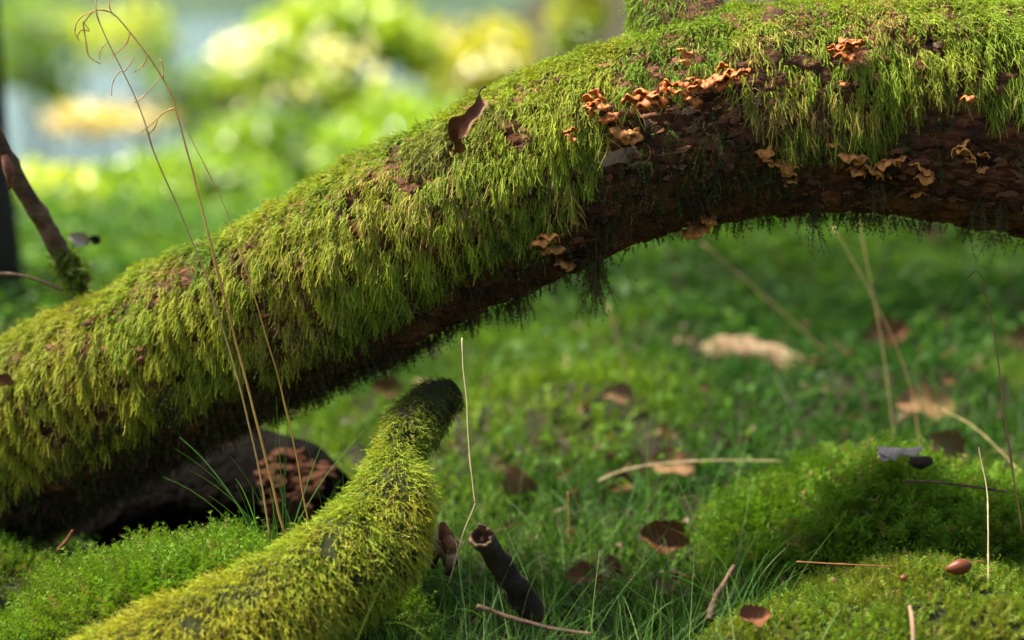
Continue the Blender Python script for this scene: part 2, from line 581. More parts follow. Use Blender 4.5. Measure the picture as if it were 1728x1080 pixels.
BV, BQ = build_log_bark()
log = thing('fallen_log', 'thick moss covered fallen log arching across the whole clearing', 'log')
put('bark', make_mesh('log_bark', BV, BQ, smooth=True), M['bark'], log)
bvh_log = BVHTree.FromPolygons(BV.tolist(), BQ.tolist())

# branch stub rising out of the top of the log
STUBK = np.array([(1190, 170, 2.085, 150), (1165, 95, 2.085, 112), (1145, 40, 2.09, 92), (1132, -20, 2.10, 78), (1128, -120, 2.12, 72), (1140, -240, 2.16, 68)], float)
sk = crom(STUBK, 30)
SC_, SR_ = P(sk[:, 0], sk[:, 1], sk[:, 2]), sk[:, 3] * K_PX * sk[:, 2]
sv, sf = tube(SC_, SR_ - 0.006, 48, 0.07, 40)
put('branch_stub', make_mesh('branch_stub', sv, sf, smooth=True), M['bark'], log)


def cam_hit(bvh, px, py):
    d = Vector(P(px, py, 1.0) - CC).normalized()
    hit = bvh.ray_cast(Vector(CC), d)
    return (np.array(hit[0]), np.array(hit[1])) if hit[0] is not None else (None, None)


# lower edge of the thick moss, in photograph pixels
EDGE_X = np.array([-400, 0, 120, 250, 330, 420, 520, 600, 680, 760, 850, 920, 990, 1030, 1080, 1160, 1230, 1300, 1360, 1440, 1520, 1600, 1660, 1800])
EDGE_Y = np.array([1200, 890, 825, 735, 700, 662, 622, 590, 548, 505, 455, 385, 322, 205, 180, 168, 195, 255, 245, 225, 215, 195, 190, 185])
BARE = [  # bare or thin patches: px, py, rx, ry, keep
    (1110, 235, 95, 55, 0.05), (1400, 150, 28, 45, 0.35), (1390, 195, 30, 35, 0.25), (870, 215, 18, 22, 0.25), (515, 490, 22, 18, 0.25), (1578, 75, 20, 14, 0.1), (340, 570, 22, 20, 0.3),
    (1428, 82, 34, 30, 0.15), (1110, 165, 60, 16, 0.25), (1210, 135, 60, 18, 0.25), (1158, 97, 16, 16, 0.3), (1015, 185, 30, 26, 0.2), (180, 700, 25, 40, 0.3), (700, 300, 18, 14, 0.5), (1055, 25, 25, 40, 0.3), (200, 720, 40, 30, 0.4)]
DRY = [(640, 320, 60, 50), (540, 440, 50, 40), (500, 540, 60, 50), (1340, 190, 90, 70), (1300, 60, 60, 40), (620, 360, 50, 50), (950, 320, 30, 40), (1420, 200, 60, 60), (720, 340, 90, 50), (1490, 40, 60, 40)]

C_OLIVE, C_GREEN, C_DEEP = (0.33, 0.32, 0.030), (0.20, 0.30, 0.025), (0.065, 0.12, 0.013)
C_STRAW, C_BROWN, C_FRESH = (0.36, 0.27, 0.10), (0.10, 0.065, 0.03), (0.13, 0.26, 0.025)


def log_moss():
    acc = Acc()
    N = 238000
    s = rng.uniform(LLEN * 0.13, LLEN * 0.96, N)
    th = rng.uniform(R(-60), R(126), N)
    p, n, T = log_at(s, th, 0.005, False)
    px, py, d = proj(p)
    edge = np.interp(px, EDGE_X, EDGE_Y)
    en = fbm(np.stack([s, th * 0.02, 0 * s], -1), 30, 3, 3)
    inside = py < edge - 8 + 70 * en
    keep = np.where(th < R(-12), 0.25, 1.0)
    for (bx, by, rx, ry, k) in BARE:
        q = ((px - bx) / rx) ** 2 + ((py - by) / ry) ** 2 + 0.5 * fbm(p, 120, 2, 6)
        keep = np.where((q < 1) & (th > 0), np.minimum(keep, k), keep)
    down = np.array([0, 0, -1.0])
    td = down - n * (n @ down)[:, None]
    steep = np.linalg.norm(td, axis=1)
    td = nrmz(td)
    patch = fbm(p, 34, 3, 12)
    low = np.clip((th - R(30)) / R(40), 0, 1)
    keep = keep * np.where(th > R(5), np.clip(1.05 + 2.6 * patch, 0.5 - 0.4 * low, 1), 1)
    keep = keep * np.clip(0.95 + 1.8 * fbm(p, 95, 2, 13), 0.3 - 0.15 * low, 1)
    lphase = s / 0.019 + 1.8 * fbm(p * np.array([1, 1, 0.4]), 20, 2, 23)
    lock = np.sin(2 * math.pi * lphase)
    ridge = 0.5 + 0.5 * np.cos(2 * math.pi * lphase)
    keep = keep * (1 - 0.65 * np.clip(steep - 0.35, 0, 1) * (1 - ridge) * 1.4)
    sel = inside & (rng.uniform(size=N) < keep)
    s, th, p, n, T, px, py, edge, patch, td, steep, lock, ridge = (a[sel] for a in (s, th, p, n, T, px, py, edge, patch, td, steep, lock, ridge))
    N = len(s)
    clump = fbm(p, 24, 2, 20)
    clump2 = fbm(p, 70, 2, 21)
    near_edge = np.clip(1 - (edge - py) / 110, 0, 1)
    d0 = td * (0.3 + 1.0 * steep)[:, None] + n * (0.16 + 0.25 * clump + 0.30 * (1 - steep) + 0.12 * ridge * steep)[:, None] + T * (-0.30 * lock)[:, None] + rng.normal(0, 1, (N, 3)) * (0.32 + 0.45 * (1 - steep))[:, None]
    lift = 0.007 * clump + 0.004 * clump2 + 0.004 * ridge * steep - 0.001
    root = p + n * lift[:, None]
    L = (0.0062 + 0.0052 * steep ** 2 + 0.007 * near_edge * steep) * (1 + 0.45 * clump2) * rng.uniform(0.6, 1.4, N)
    cm = fbm(p, 13, 3, 30) + 0.22 * rng.normal(size=N)
    colr = mixcol(C_GREEN, C_OLIVE, 0.28 + 0.9 * cm + np.clip((500 - px) / 900, -0.2, 0.45))
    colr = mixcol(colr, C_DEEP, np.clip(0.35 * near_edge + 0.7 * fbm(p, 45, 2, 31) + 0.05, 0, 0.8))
    colr = mixcol(colr, C_FRESH, np.where((px > 1050) & (px < 1230) & (py < 170), 0.6, 0))
    dry = np.zeros(N)
    for (bx, by, rx, ry) in DRY:
        dry = np.maximum(dry, np.exp(-((px - bx) / rx) ** 2 - ((py - by) / ry) ** 2))
    isdry = rng.uniform(size=N) < 0.03 + 0.95 * dry * (0.5 + fbm(p, 60, 2, 33))
    colr[isdry] = mixcol(C_STRAW, C_OLIVE, rng.uniform(0, 0.8, isdry.sum()))
    dead = np.clip(2.2 * fbm(p, 19, 3, 37) - 0.55, 0, 0.85) * rng.uniform(0.3, 1, N)
    colr = mixcol(colr, (0.13, 0.10, 0.035), dead)
    colr = mixcol(colr, (0.10, 0.20, 0.02), np.clip(1.6 * fbm(p, 15, 2, 39) - 0.25, 0, 0.8))
    colr = colr * rng.uniform(0.65, 1.3, (N, 1))
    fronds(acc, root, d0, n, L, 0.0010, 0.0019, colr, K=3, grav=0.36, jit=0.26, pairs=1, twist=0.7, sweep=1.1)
    # fuzzy mat on the crest
    return acc


moss = put('moss', log_moss().mesh('log_moss'), M['moss'], log)
moss['kind'] = 'stuff'


def log_under():
    """thin moss, rootlets and tatters, tinted dark for the shade on the lower side"""
    acc = Acc()
    N = 26000
    s = rng.uniform(LLEN * 0.13, LLEN * 0.96, N)
    th = rng.uniform(R(60), R(215), N)
    p, n, T = log_at(s, th, 0.006, False)
    px, py, d = proj(p)
    edge = np.interp(px, EDGE_X, EDGE_Y)
    f = fbm(p, 30, 3, 40)
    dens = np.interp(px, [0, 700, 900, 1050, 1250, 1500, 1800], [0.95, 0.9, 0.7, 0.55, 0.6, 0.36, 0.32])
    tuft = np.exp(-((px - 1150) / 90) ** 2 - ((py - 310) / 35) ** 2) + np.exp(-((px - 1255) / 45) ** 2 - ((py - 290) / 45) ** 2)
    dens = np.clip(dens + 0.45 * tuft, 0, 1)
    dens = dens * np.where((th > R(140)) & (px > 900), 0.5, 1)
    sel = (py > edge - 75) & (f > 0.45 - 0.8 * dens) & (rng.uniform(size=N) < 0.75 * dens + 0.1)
    s, th, p, n, T, px, f = (a[sel] for a in (s, th, p, n, T, px, f))
    N = len(s)
    down = np.array([0, 0, -1.0])
    d0 = n * 0.5 + down * 0.7 + rng.normal(0, 0.45, (N, 3))
    L = rng.uniform(0.006, 0.022, N)
    colr = mixcol(C_DEEP, (0.035, 0.032, 0.010), rng.uniform(0, 1, N)) * 0.75 * rng.uniform(0.6, 1.3, (N, 1))  # dark tones put the underside's shade into the moss colour
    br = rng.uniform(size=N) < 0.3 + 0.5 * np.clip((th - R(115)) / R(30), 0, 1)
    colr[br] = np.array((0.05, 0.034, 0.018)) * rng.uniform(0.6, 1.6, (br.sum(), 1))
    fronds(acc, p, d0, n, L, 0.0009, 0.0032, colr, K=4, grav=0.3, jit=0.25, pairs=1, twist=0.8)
    # dangling rootlets along the lower edge
    N = 650
    s = rng.uniform(LLEN * 0.2, LLEN * 0.96, N)
    th = rng.uniform(R(120), R(200), N)
    p, n, T = log_at(s, th, 0.006, False)
    cl = fbm(p, 20, 2, 44)
    L = rng.uniform(0.005, 0.016, N) * (1 + 2.0 * np.clip(cl, 0, 1) ** 1.5)
    colr = np.array((0.035, 0.024, 0.014)) * rng.uniform(0.5, 2, (N, 1))
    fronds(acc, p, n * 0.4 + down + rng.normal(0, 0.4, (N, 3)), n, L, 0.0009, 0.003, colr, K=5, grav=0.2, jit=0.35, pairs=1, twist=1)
    # pale hair roots caught on the bare bark
    N = 2600
    s = rng.uniform(LLEN * 0.45, LLEN * 0.96, N)
    th = rng.uniform(R(70), R(140), N)
    p, n, T = log_at(s, th, 0.003, False)
    keep = fbm(p, 25, 2, 47) > 0.05
    p, n, T = p[keep], n[keep], T[keep]
    N = len(p)
    colr = mixcol((0.09, 0.05, 0.025), (0.28, 0.21, 0.12), rng.uniform(0, 1, N) ** 2)
    fronds(acc, p, n * 0.5 + rng.normal(0, 0.9, (N, 3)), n, rng.uniform(0.006, 0.022, N), 0.0006, 0.0, colr, K=6, grav=0.15, jit=0.55, pairs=0)
    # long hanging tatters
    tat = [(1003, 440, 0.030, 26), (1012, 470, 0.024, 14), (1330, 392, 0.012, 16), (1420, 385, 0.022, 9), (1360, 390, 0.010, 12), (1655, 335, 0.035, 12), (1690, 340, 0.03, 9), (1005, 400, 0.045, 22),
           (790, 560, 0.014, 16), (825, 548, 0.012, 12), (1372, 340, 0.03, 8), (1480, 300, 0.03, 5), (880, 500, 0.018, 10), (690, 600, 0.012, 14), (640, 620, 0.012, 12)]
    for (tx, ty, ln, k) in tat:
        ln, k = ln * 1.35, int(k * 1.8)
        h, nn = cam_hit(bvh_log, tx, ty)
        if h is None:
            continue
        root = h + rng.normal(0, 0.003, (k, 3))
        colr = mixcol((0.05, 0.065, 0.015), (0.09, 0.06, 0.03), rng.uniform(0, 1, k))
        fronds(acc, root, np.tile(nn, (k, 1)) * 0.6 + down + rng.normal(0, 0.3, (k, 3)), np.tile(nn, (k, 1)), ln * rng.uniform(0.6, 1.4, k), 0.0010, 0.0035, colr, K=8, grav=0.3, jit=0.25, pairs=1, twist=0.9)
    return acc


o = put('rootlets', log_under().mesh('log_rootlets'), M['moss'], log)
o['kind'] = 'stuff'


def stub_moss():
    acc = Acc()
    N = 7000
    k = rng.uniform(4, 28, N)
    th = rng.uniform(0, 2 * math.pi, N)
    c = np.stack([np.interp(k, np.arange(30), SC_[:, q]) for q in range(3)], -1)
    r = np.interp(k, np.arange(30), SR_)
    n = np.stack([np.cos(th), np.sin(th), 0 * th + 0.25], -1)
    n = nrmz(n)
    p = c + n * (r - 0.004)[:, None]
    sparse = fbm(p, 40, 2, 50) > np.where(p[:, 2] > SC_[14, 2], -0.3, -0.9)
    p, n = p[sparse], n[sparse]
    N = len(p)
    colr = mixcol(C_GREEN, C_DEEP, rng.uniform(0, 1, N)) * rng.uniform(0.7, 1.2, (N, 1))
    fronds(acc, p, n * 0.35 + np.array([0, 0, -0.7]) + rng.normal(0, 0.35, (N, 3)), n, rng.uniform(0.005, 0.014, N), 0.001, 0.0019, colr, K=3, grav=0.3, pairs=1)
    return acc


o = put('moss', stub_moss().mesh('stub_moss'), M['moss'], log)
o['kind'] = 'stuff'


# bark flakes lifting off the bare wood
def flake_mesh(k):
    r_ = np.random.default_rng(100 + k)
    n = 12
    a = np.linspace(0, 2 * math.pi, n, endpoint=False) + r_.uniform(-0.25, 0.25, n)
    rr = r_.uniform(0.5, 1.15, n)
    x, y = rr * np.cos(a) * 0.5, rr * np.sin(a) * 0.5
    z = 0.5 * (x ** 2) * 2 + r_.uniform(-0.1, 0.4, n)
    top = np.stack([x, y, z + 0.09], -1)
    bot = np.stack([x * 1.02, y * 1.02, z - 0.02], -1)
    V = np.vstack([top, bot, [[0, 0, 0.10]]])
    i = np.arange(n)
    j = (i + 1) % n
    return make_mesh('bark_flake', V, [np.stack([i, j, np.full(n, 2 * n)], -1), np.stack([i, i + n, j + n, j], -1)])


fl_pale, fl_red = [flake_mesh(k) for k in range(4)], [flake_mesh(k + 4) for k in range(5)]
for me in fl_pale:
    me.materials.append(M['flake'])
for me in fl_red:
    me.materials.append(M['flake_red'])


def orient(n, spin, along=None):
    """rotation taking Z to n with X turned by spin from the log direction"""
    n = nrmz(np.asarray(n, float))
    a = np.array([1.0, 0, 0]) if along is None else along
    x = nrmz(a - n * (a @ n))
    y = np.cross(n, x)
    c, s_ = math.cos(spin), math.sin(spin)
    X, Y = x * c + y * s_, -x * s_ + y * c
    return Matrix(((X[0], Y[0], n[0]), (X[1], Y[1], n[1]), (X[2], Y[2], n[2])))


def flake(px, py, size, asp, mes):
    h, n = cam_hit(bvh_log, px, py)
    if h is None:
        return
    nn = nrmz(n + rng.normal(0, 0.24, 3))
    Rm = orient(nn, rng.normal(0, 0.25)).to_4x4()
    o = put('bark_flake', mes[rng.integers(len(mes))], None, log)
    o.matrix_world = Matrix.Translation(Vector(h + n * 0.003)) @ Rm @ Matrix.Diagonal((size, size * asp, size * 0.16, 1))


for (fx, fy, fs) in [(1040, 265, 0.030), (1062, 258, 0.022), (1078, 272, 0.02), (1018, 268, 0.016), (1095, 210, 0.013), (1160, 190, 0.016), (1170, 215, 0.015), (1392, 145, 0.011), (1412, 30 + 110, 0.008), (330, 575, 0.011), (715, 540, 0.014), (1145, 280, 0.012)]:
    flake(fx, fy, fs, 0.6, fl_pale)
for k in range(70):
    fx, fy = rng.uniform(1020, 1245), rng.uniform(185, 320)
    flake(fx, fy, rng.uniform(0.008, 0.018), rng.uniform(0.35, 0.7), fl_red)
for k in range(110):
    fx = rng.uniform(1330, 1740)
    fy = rng.uniform(250, 345)
    flake(fx, fy, rng.uniform(0.008, 0.02), rng.uniform(0.25, 0.5), fl_red)
for k in range(30):
    fx = rng.uniform(820, 1010)
    flake(fx, rng.uniform(400, 480), rng.uniform(0.008, 0.018), rng.uniform(0.3, 0.6), fl_red)
for (fx, fy, fs) in [(1572, 68, 0.008), (1582, 78, 0.009), (1576, 86, 0.007)]:
    flake(fx, fy, fs, 0.6, fl_pale if fs > 0.0085 else fl_red)


# ------------------------------------------------------------------ bracket fungi
def cap_mesh(k):
    """a ruffled fan-shaped bracket with a rolled rim, unit size, growing along +X from the origin"""
    r_ = np.random.default_rng(300 + k)
    na, nr = 22, 6
    a = np.linspace(-1.75, 1.75, na)
    ph = r_.uniform(0, 6.28, 3)
    edge = 0.62 * (1 + 0.16 * np.sin(3 * a + ph[0]) + 0.10 * np.sin(7 * a + ph[1])) * (1 - 0.10 * np.abs(a))
    u = np.linspace(0.08, 1, nr)
    rr = u[:, None] * edge[None]
    wave = (0.10 * np.sin(4 * a + ph[2]) + 0.05 * np.sin(9 * a + ph[0]))[None] * u[:, None] ** 1.6
    zt = 0.10 * np.sin(u * 2.2)[:, None] + wave - 0.16 * (u[:, None] ** 4)
    x, y = rr * np.cos(a)[None] + 0.05, rr * np.sin(a)[None]
    top = np.stack([x, y, zt], -1)
    thick = (0.10 * (1 - 0.35 * u))[:, None]
    bot = np.stack([x * 0.97, y * 0.97, zt - thick], -1)
    V = np.vstack([top.reshape(-1, 3), bot.reshape(-1, 3)])
    i, j = np.meshgrid(np.arange(nr - 1), np.arange(na - 1), indexing='ij')
    q = i * na + j
    Q1 = np.stack([q, q + na, q + na + 1, q + 1], -1).reshape(-1, 4)
    Q2 = Q1[:, ::-1] + nr * na
    rim = (nr - 1) * na + np.arange(na - 1)
    Q3 = np.stack([rim, rim + nr * na, rim + nr * na + 1, rim + 1], -1)
    band = 0.62 + 0.5 * u + 0.16 * np.sin(u * 13 + ph[1]) + np.where(u > 0.95, 0.30, 0)
    C = np.concatenate([np.repeat(band, na), np.repeat(0.8 + 0.3 * u, na)])[:, None] * np.array([[1, 1, 1]])
    C = C * np.where(C > 1.2, np.array([[1, 1.08, 1.25]]), 1)
    return make_mesh('fungus_cap', V, np.vstack([Q1, Q2, Q3]), C, smooth=True)


for mm_ in (M['fungus'], M['fungus_tan']):
    nt = mm_.node_tree
    bs = nt.nodes['Principled BSDF']
    src = bs.inputs['Base Color'].links[0].from_socket
    at = nt.nodes.new('ShaderNodeAttribute')
    at.attribute_name = 'tint'
    mu = nt.nodes.new('ShaderNodeVectorMath')
    mu.operation = 'MULTIPLY'
    nt.links.new(src, mu.inputs[0])
    nt.links.new(at.outputs['Color'], mu.inputs[1])
    nt.links.new(mu.outputs['Vector'], bs.inputs['Base Color'])
caps_o, caps_t = [cap_mesh(k) for k in range(6)], [cap_mesh(k + 6) for k in range(5)]
for me in caps_o:
    me.materials.append(M['fungus'])
for me in caps_t:
    me.materials.append(M['fungus_tan'])


def fungus(label, spots, mes, group, lift=0.014, droop=0.0):
    """spots: px, py, size in metres"""
    root = None
    for (px, py, sz) in spots:
        h, n = cam_hit(bvh_log, px, py)
        if h is None:
            continue
        h = h + nrmz(CC - h) * lift + n * 0.003
        if root is None:
            base = h
            root = thing('bracket_fungus', label, 'fungus', h, group)
        out = nrmz(n + np.array([rng.normal(0, 0.35), -0.35, 0.05 - droop + rng.normal(0, 0.15)]))
        upv = np.array([rng.normal(0, 0.3), -0.45 + rng.normal(0, 0.2), 1.0])
        z = nrmz(upv - out * (upv @ out))
        y = np.cross(z, out)
        Rm = Matrix(((out[0], y[0], z[0]), (out[1], y[1], z[1]), (out[2], y[2], z[2]))).to_4x4()
        o = put('cap', mes[rng.integers(len(mes))], None, root)
        sc_ = sz * rng.uniform(1.05, 1.4)
        o.matrix_local = Matrix.Translation(Vector(h - base)) @ Rm @ Matrix.Diagonal((sc_, sc_, sc_ * 1.15, 1))


def scatter(cx, cy, rx, ry, n, smin, smax):
    return [(cx + rng.uniform(-1, 1) * rx, cy + rng.uniform(-1, 1) * ry, rng.uniform(smin, smax)) for _ in range(n)]


GO, GT = 'orange bracket fungi on the upper side of the fallen log', 'tan bracket fungi on the shaded side of the fallen log'
fungus('compact orange bracket cluster at the left end of the row on the log', [(1000, 178, 0.011), (1012, 172, 0.012), (1024, 180, 0.011), (1006, 190, 0.012), (1020, 193, 0.012), (1031, 190, 0.010), (1034, 198, 0.008), (996, 185, 0.009), (1015, 183, 0.012)], caps_o, GO)
row = []
for k, t in enumerate(np.linspace(0, 1, 24)):
    x = 1066 + t * 186
    y = np.interp(x, [1066, 1100, 1150, 1170, 1200, 1255], [176, 168, 148, 146, 138, 122])
    row.append((x + rng.uniform(-4, 4), y + rng.uniform(-7, 7), rng.uniform(0.010, 0.014)))
row += [(1172, 160, 0.011), (1176, 152, 0.010), (1072, 184, 0.009), (1170, 140, 0.011), (1244, 130, 0.012), (1225, 128, 0.013), (1215, 120, 0.011)]
fungus('long row of crowded orange brackets above the bare bark patch', row, caps_o, GO)
fungus('small pair of orange caps above the long fungus row', [(1158, 92, 0.010), (1160, 98, 0.008), (1157, 106, 0.009)], caps_o, GO)
fungus('upright orange bracket cluster high on the right half of the log', [(1428, 66, 0.011), (1434, 76, 0.011), (1422, 80, 0.012), (1438, 84, 0.012), (1445, 82, 0.010), (1410, 92, 0.010), (1424, 94, 0.012), (1432, 98, 0.010), (1404, 96, 0.008)], caps_o, GO)
fungus('tiny lone orange bracket left of the compact orange cluster', [(965, 228, 0.008), (971, 231, 0.008)], caps_o, GO)
fungus('single small orange cap in the moss at the far right of the log', [(1630, 164, 0.010), (1635, 168, 0.008)], caps_o, GO)
fungus('tiny orange button under the upright orange cluster', [(1424, 135, 0.006)], caps_o, GO)
fungus('flat tan bracket between the compact orange cluster and pale bark', [(1050, 216, 0.013), (1062, 218, 0.013), (1072, 222, 0.010)], caps_t, GO)
fungus('tan brackets stepping down below the hanging moss fringe', [(1288, 246, 0.010), (1300, 262, 0.009), (1310, 268, 0.011), (1328, 264, 0.012), (1334, 272, 0.010), (1330, 284, 0.012), (1328, 306, 0.011)], caps_t, GT, 0.003)
fungus('largest tan bracket group with pale rims on bare bark', [(1412, 246, 0.008), (1430, 256, 0.013), (1442, 262, 0.013), (1452, 258, 0.010), (1448, 285, 0.012), (1468, 290, 0.012), (1490, 272, 0.015), (1500, 276, 0.013), (1482, 288, 0.012), (1495, 300, 0.010), (1510, 270, 0.010)], caps_t, GT, 0.003)
fungus('short tan bracket between the largest tan group and the far right one', [(1545, 284, 0.011), (1556, 290, 0.013), (1560, 282, 0.009)], caps_t, GT, 0.003)
fungus('wide tan bracket at the far right under the moss', [(1618, 258, 0.013), (1630, 264, 0.013), (1642, 272, 0.011), (1660, 266, 0.010), (1655, 278, 0.009)], caps_t, GT, 0.003)
fungus('pair of tiny tan caps low on the bare bark at right', [(1544, 320, 0.007), (1562, 326, 0.006)], caps_t, GT, 0.003)
fungus('pale lobed tan bracket under the moss near the middle of the log', [(912, 404, 0.014), (926, 402, 0.016), (936, 410, 0.013), (922, 414, 0.012)], caps_t, GT, 0.004)
fungus('brown bracket just below the pale lobed bracket', [(948, 436, 0.014), (960, 442, 0.012)], caps_t, GT, 0.003)
fungus('tiny pale cap above the pale lobed bracket', [(968, 372, 0.008)], caps_t, GT, 0.004)
fungus('dull ochre bracket in deep shade on the log underside', [(1165, 378, 0.016), (1180, 370, 0.017), (1196, 360, 0.012), (1150, 384, 0.012)], caps_t, GT, 0.003)


# ------------------------------------------------------------------ moss cushions and mounds
def cushion(acc, p, n, L, colr, up=0.9, spread=0.5, leaf=0.0042, W=0.001, grav=-0.02, K=3, pairs=2):
    N = len(p)
    d0 = n * up + rng.normal(0, spread, (N, 3))
    fronds(acc, p, d0, rng.normal(size=(N, 3)), L, W, leaf, colr, K=K, grav=grav, jit=0.22, pairs=pairs, twist=0.6, sweep=0.7)


def dome(cx, cy, rx, ry, h, rot=0.0, n=48, lump=0.12, seed=0.0):
    """an uneven mound sitting in the ground; returns V, Q and an evaluator"""
    def ev(u, v):
        r2 = u * u + v * v
        c, s_ = math.cos(rot), math.sin(rot)
        x, y = cx + (u * rx) * c - (v * ry) * s_, cy + (u * rx) * s_ + (v * ry) * c
        q = np.stack([x, y, 0 * x], -1)
        z = gz(cx, cy) + h * (np.clip(1 - r2, 0, 1) ** 0.6) * (1 + lump * 3 * fbm(q, 10, 2, seed)) + 0.006 * fbm(q, 45, 2, seed + 1) - 0.02 * np.clip(r2 - 0.75, 0, 1) * 4
        return np.stack([x, y, z], -1)
    t = np.linspace(0, 1, n)
    a = np.linspace(0, 2 * math.pi, 64, endpoint=False)
    uu, aa = np.meshgrid(t, a, indexing='ij')
    V = ev((uu * np.cos(aa)).ravel(), (uu * np.sin(aa)).ravel())
    i, j = np.meshgrid(np.arange(n - 1), np.arange(64), indexing='ij')
    A, B = i * 64 + j, i * 64 + (j + 1) % 64
    Q = np.stack([A, A + 64, B + 64, B], -1).reshape(-1, 4)
    return V, Q, ev


def sample_dome(ev, N):
    r, a = np.sqrt(rng.uniform(0, 1, N)) * 0.99, rng.uniform(0, 2 * math.pi, N)
    u, v = r * np.cos(a), r * np.sin(a)
    e = 1e-3
    p = ev(u, v)
    du, dv = ev(u + e, v) - p, ev(u, v + e) - p
    n = nrmz(np.cross(du, dv))
    n[n[:, 2] < 0] *= -1
    return p, n


MOUND_GEO = []


def mound(name, label, cx, cy, rx, ry, h, N, ca, cb, L=(0.010, 0.022), rot=0.0, lump=0.12, seed=0.0, leaf=0.0042):
    V, Q, ev = dome(cx, cy, rx, ry, h, rot, lump=lump, seed=seed)
    base = (cx, cy, float(gz(cx, cy)))
    o = put(name, local(make_mesh(name, V, Q, smooth=True), base), M['peat'], None, base)
    tag(o, label, 'moss mound')
    MOUND_GEO.append((V, Q))
    acc = Acc()
    p, n = sample_dome(ev, N)
    f = fbm(p, 28, 3, seed + 3)
    keep = f > -0.45
    p, n, f = p[keep], n[keep], f[keep]
    colr = mixcol(ca, cb, 0.5 + 1.1 * fbm(p, 12, 3, seed + 5) + 0.25 * rng.normal(size=len(p))) * rng.uniform(0.7, 1.25, (len(p), 1))
    br = rng.uniform(size=len(p)) < 0.05
    colr[br] = np.array(C_STRAW) * rng.uniform(0.4, 0.9, (br.sum(), 1))
    ln = rng.uniform(L[0], L[1], len(p)) * (1 + 0.5 * f)
    lift = (0.007 * f)[:, None] * n
    cushion(acc, p + lift, n * 0.8 + np.array([0, -0.1, 0.2]), ln, colr, leaf=leaf, spread=0.55)
    me = local(acc.mesh(name + '_moss'), base)
    c = put('moss', me, M['moss'], o)
    c['kind'] = 'stuff'


MG, MY, MB = (0.105, 0.215, 0.018), (0.165, 0.195, 0.022), (0.12, 0.25, 0.022)
pc = P(1500, 860, 2.16)
mound('moss_mound', 'dark green feathery moss mound topped by a grey wood scrap', 0.345, 2.20, 0.17, 0.16, 0.066, 8000, MG, (0.10, 0.19, 0.015), (0.016, 0.034), 0, 0.26, 2.0, 0.0075)
mound('moss_mound', 'yellow green moss mound with fallen nuts at the bottom right corner', 0.36, 1.90, 0.22, 0.14, 0.060, 10500, MY, MG, (0.007, 0.016), 0.1, 0.1, 6.0, 0.0036)
mound('moss_mound', 'bright green moss cushion in front of the dark hollow', -0.25, 1.98, 0.18, 0.12, 0.060, 7500, MB, (0.13, 0.22, 0.02), (0.016, 0.032), 0.3, 0.12, 9.0, 0.005)
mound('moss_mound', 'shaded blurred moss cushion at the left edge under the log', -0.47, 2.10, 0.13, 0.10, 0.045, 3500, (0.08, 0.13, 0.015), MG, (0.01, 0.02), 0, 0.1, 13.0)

# ------------------------------------------------------------------ curved mossy branch in front
BRK = np.array([(60, 1250, 1.86, 124), (240, 1150, 1.88, 122), (410, 1065, 1.90, 114), (545, 985, 1.93, 104), (628, 915, 1.96, 97), (662, 850, 1.98, 78), (668, 790, 2.01, 55), (688, 730, 2.04, 55), (722, 692, 2.06, 54), (750, 670, 2.075, 46), (768, 658, 2.08, 36)], float)
bk = crom(BRK, 120)
BC, BR = P(bk[:, 0], bk[:, 1], bk[:, 2]), bk[:, 3] * K_PX * bk[:, 2]
BT = nrmz(np.gradient(BC, axis=0))
base = tuple(BC[0])
branch = thing('mossy_branch', 'curved mossy branch stump rising towards the log with shade-darkened tip', 'branch', base)
bv, bf = tube(BC, np.maximum(BR - 0.008, 0.004), 40, 0.10, 30)
put('bark', local(make_mesh('branch_bark', bv, bf, smooth=True), base), M['peat'], branch)


def branch_moss():
    acc = Acc()
    N = 33000
    w = np.cumsum(BR * np.concatenate([[0], np.linalg.norm(np.diff(BC, axis=0), axis=1)]))
    k = np.interp(rng.uniform(0, w[-1], N), w, np.arange(120))
    c = np.stack([np.interp(k, np.arange(120), BC[:, q]) for q in range(3)], -1)
    T = nrmz(np.stack([np.interp(k, np.arange(120), BT[:, q]) for q in range(3)], -1))
    r = np.interp(k, np.arange(120), BR)
    ref = np.array([0, -1.0, 0.0])
    A = nrmz(np.cross(T, ref))
    B = np.cross(A, T)
    th = rng.uniform(0, 2 * math.pi, N)
    n = A * np.cos(th)[:, None] + B * np.sin(th)[:, None]
    p = c + n * (r - 0.007)[:, None]
    tipk = np.clip((k - 72) / 22, 0, 1)
    f = fbm(p, 45, 3, 60)
    under = n[:, 2] < -0.45
    keep = (rng.uniform(size=N) < np.where(under, 0.5, 1) * (1 - 0.35 * tipk)) & (f > -0.5)
    p, n, T, f, tipk = p[keep], n[keep], T[keep], f[keep], tipk[keep]
    N = len(p)
    td = nrmz(np.array([0, 0, -1.0]) + n * n[:, 2:3] + 1e-5)
    d0 = n * 0.55 + td * 0.6 + rng.normal(0, 0.36, (N, 3))
    colr = mixcol(C_OLIVE, C_GREEN, 0.45 + 1.0 * fbm(p, 16, 3, 62) + 0.3 * rng.normal(size=N)) * rng.uniform(0.75, 1.3, (N, 1))
    px, py, _ = proj(p)
    colr = mixcol(colr, (0.035, 0.038, 0.012), tipk * 0.85)  # brownish tip moss, also darkened for the log's shadow
    br = rng.uniform(size=N) < 0.05
    colr[br] = np.array(C_BROWN) * 1.6
    fronds(acc, p + n * np.maximum(0.009 * f + 0.006 * fbm(p, 22, 2, 66), -0.002)[:, None], d0, n, rng.uniform(0.006, 0.015, N) * (1 - 0.3 * tipk), 0.0009, 0.0019, colr, K=3, grav=0.25, jit=0.2, pairs=1, twist=0.9, sweep=0.7)
    return acc


c = put('moss', local(branch_moss().mesh('branch_moss'), base), M['moss'], branch)
c['kind'] = 'stuff'

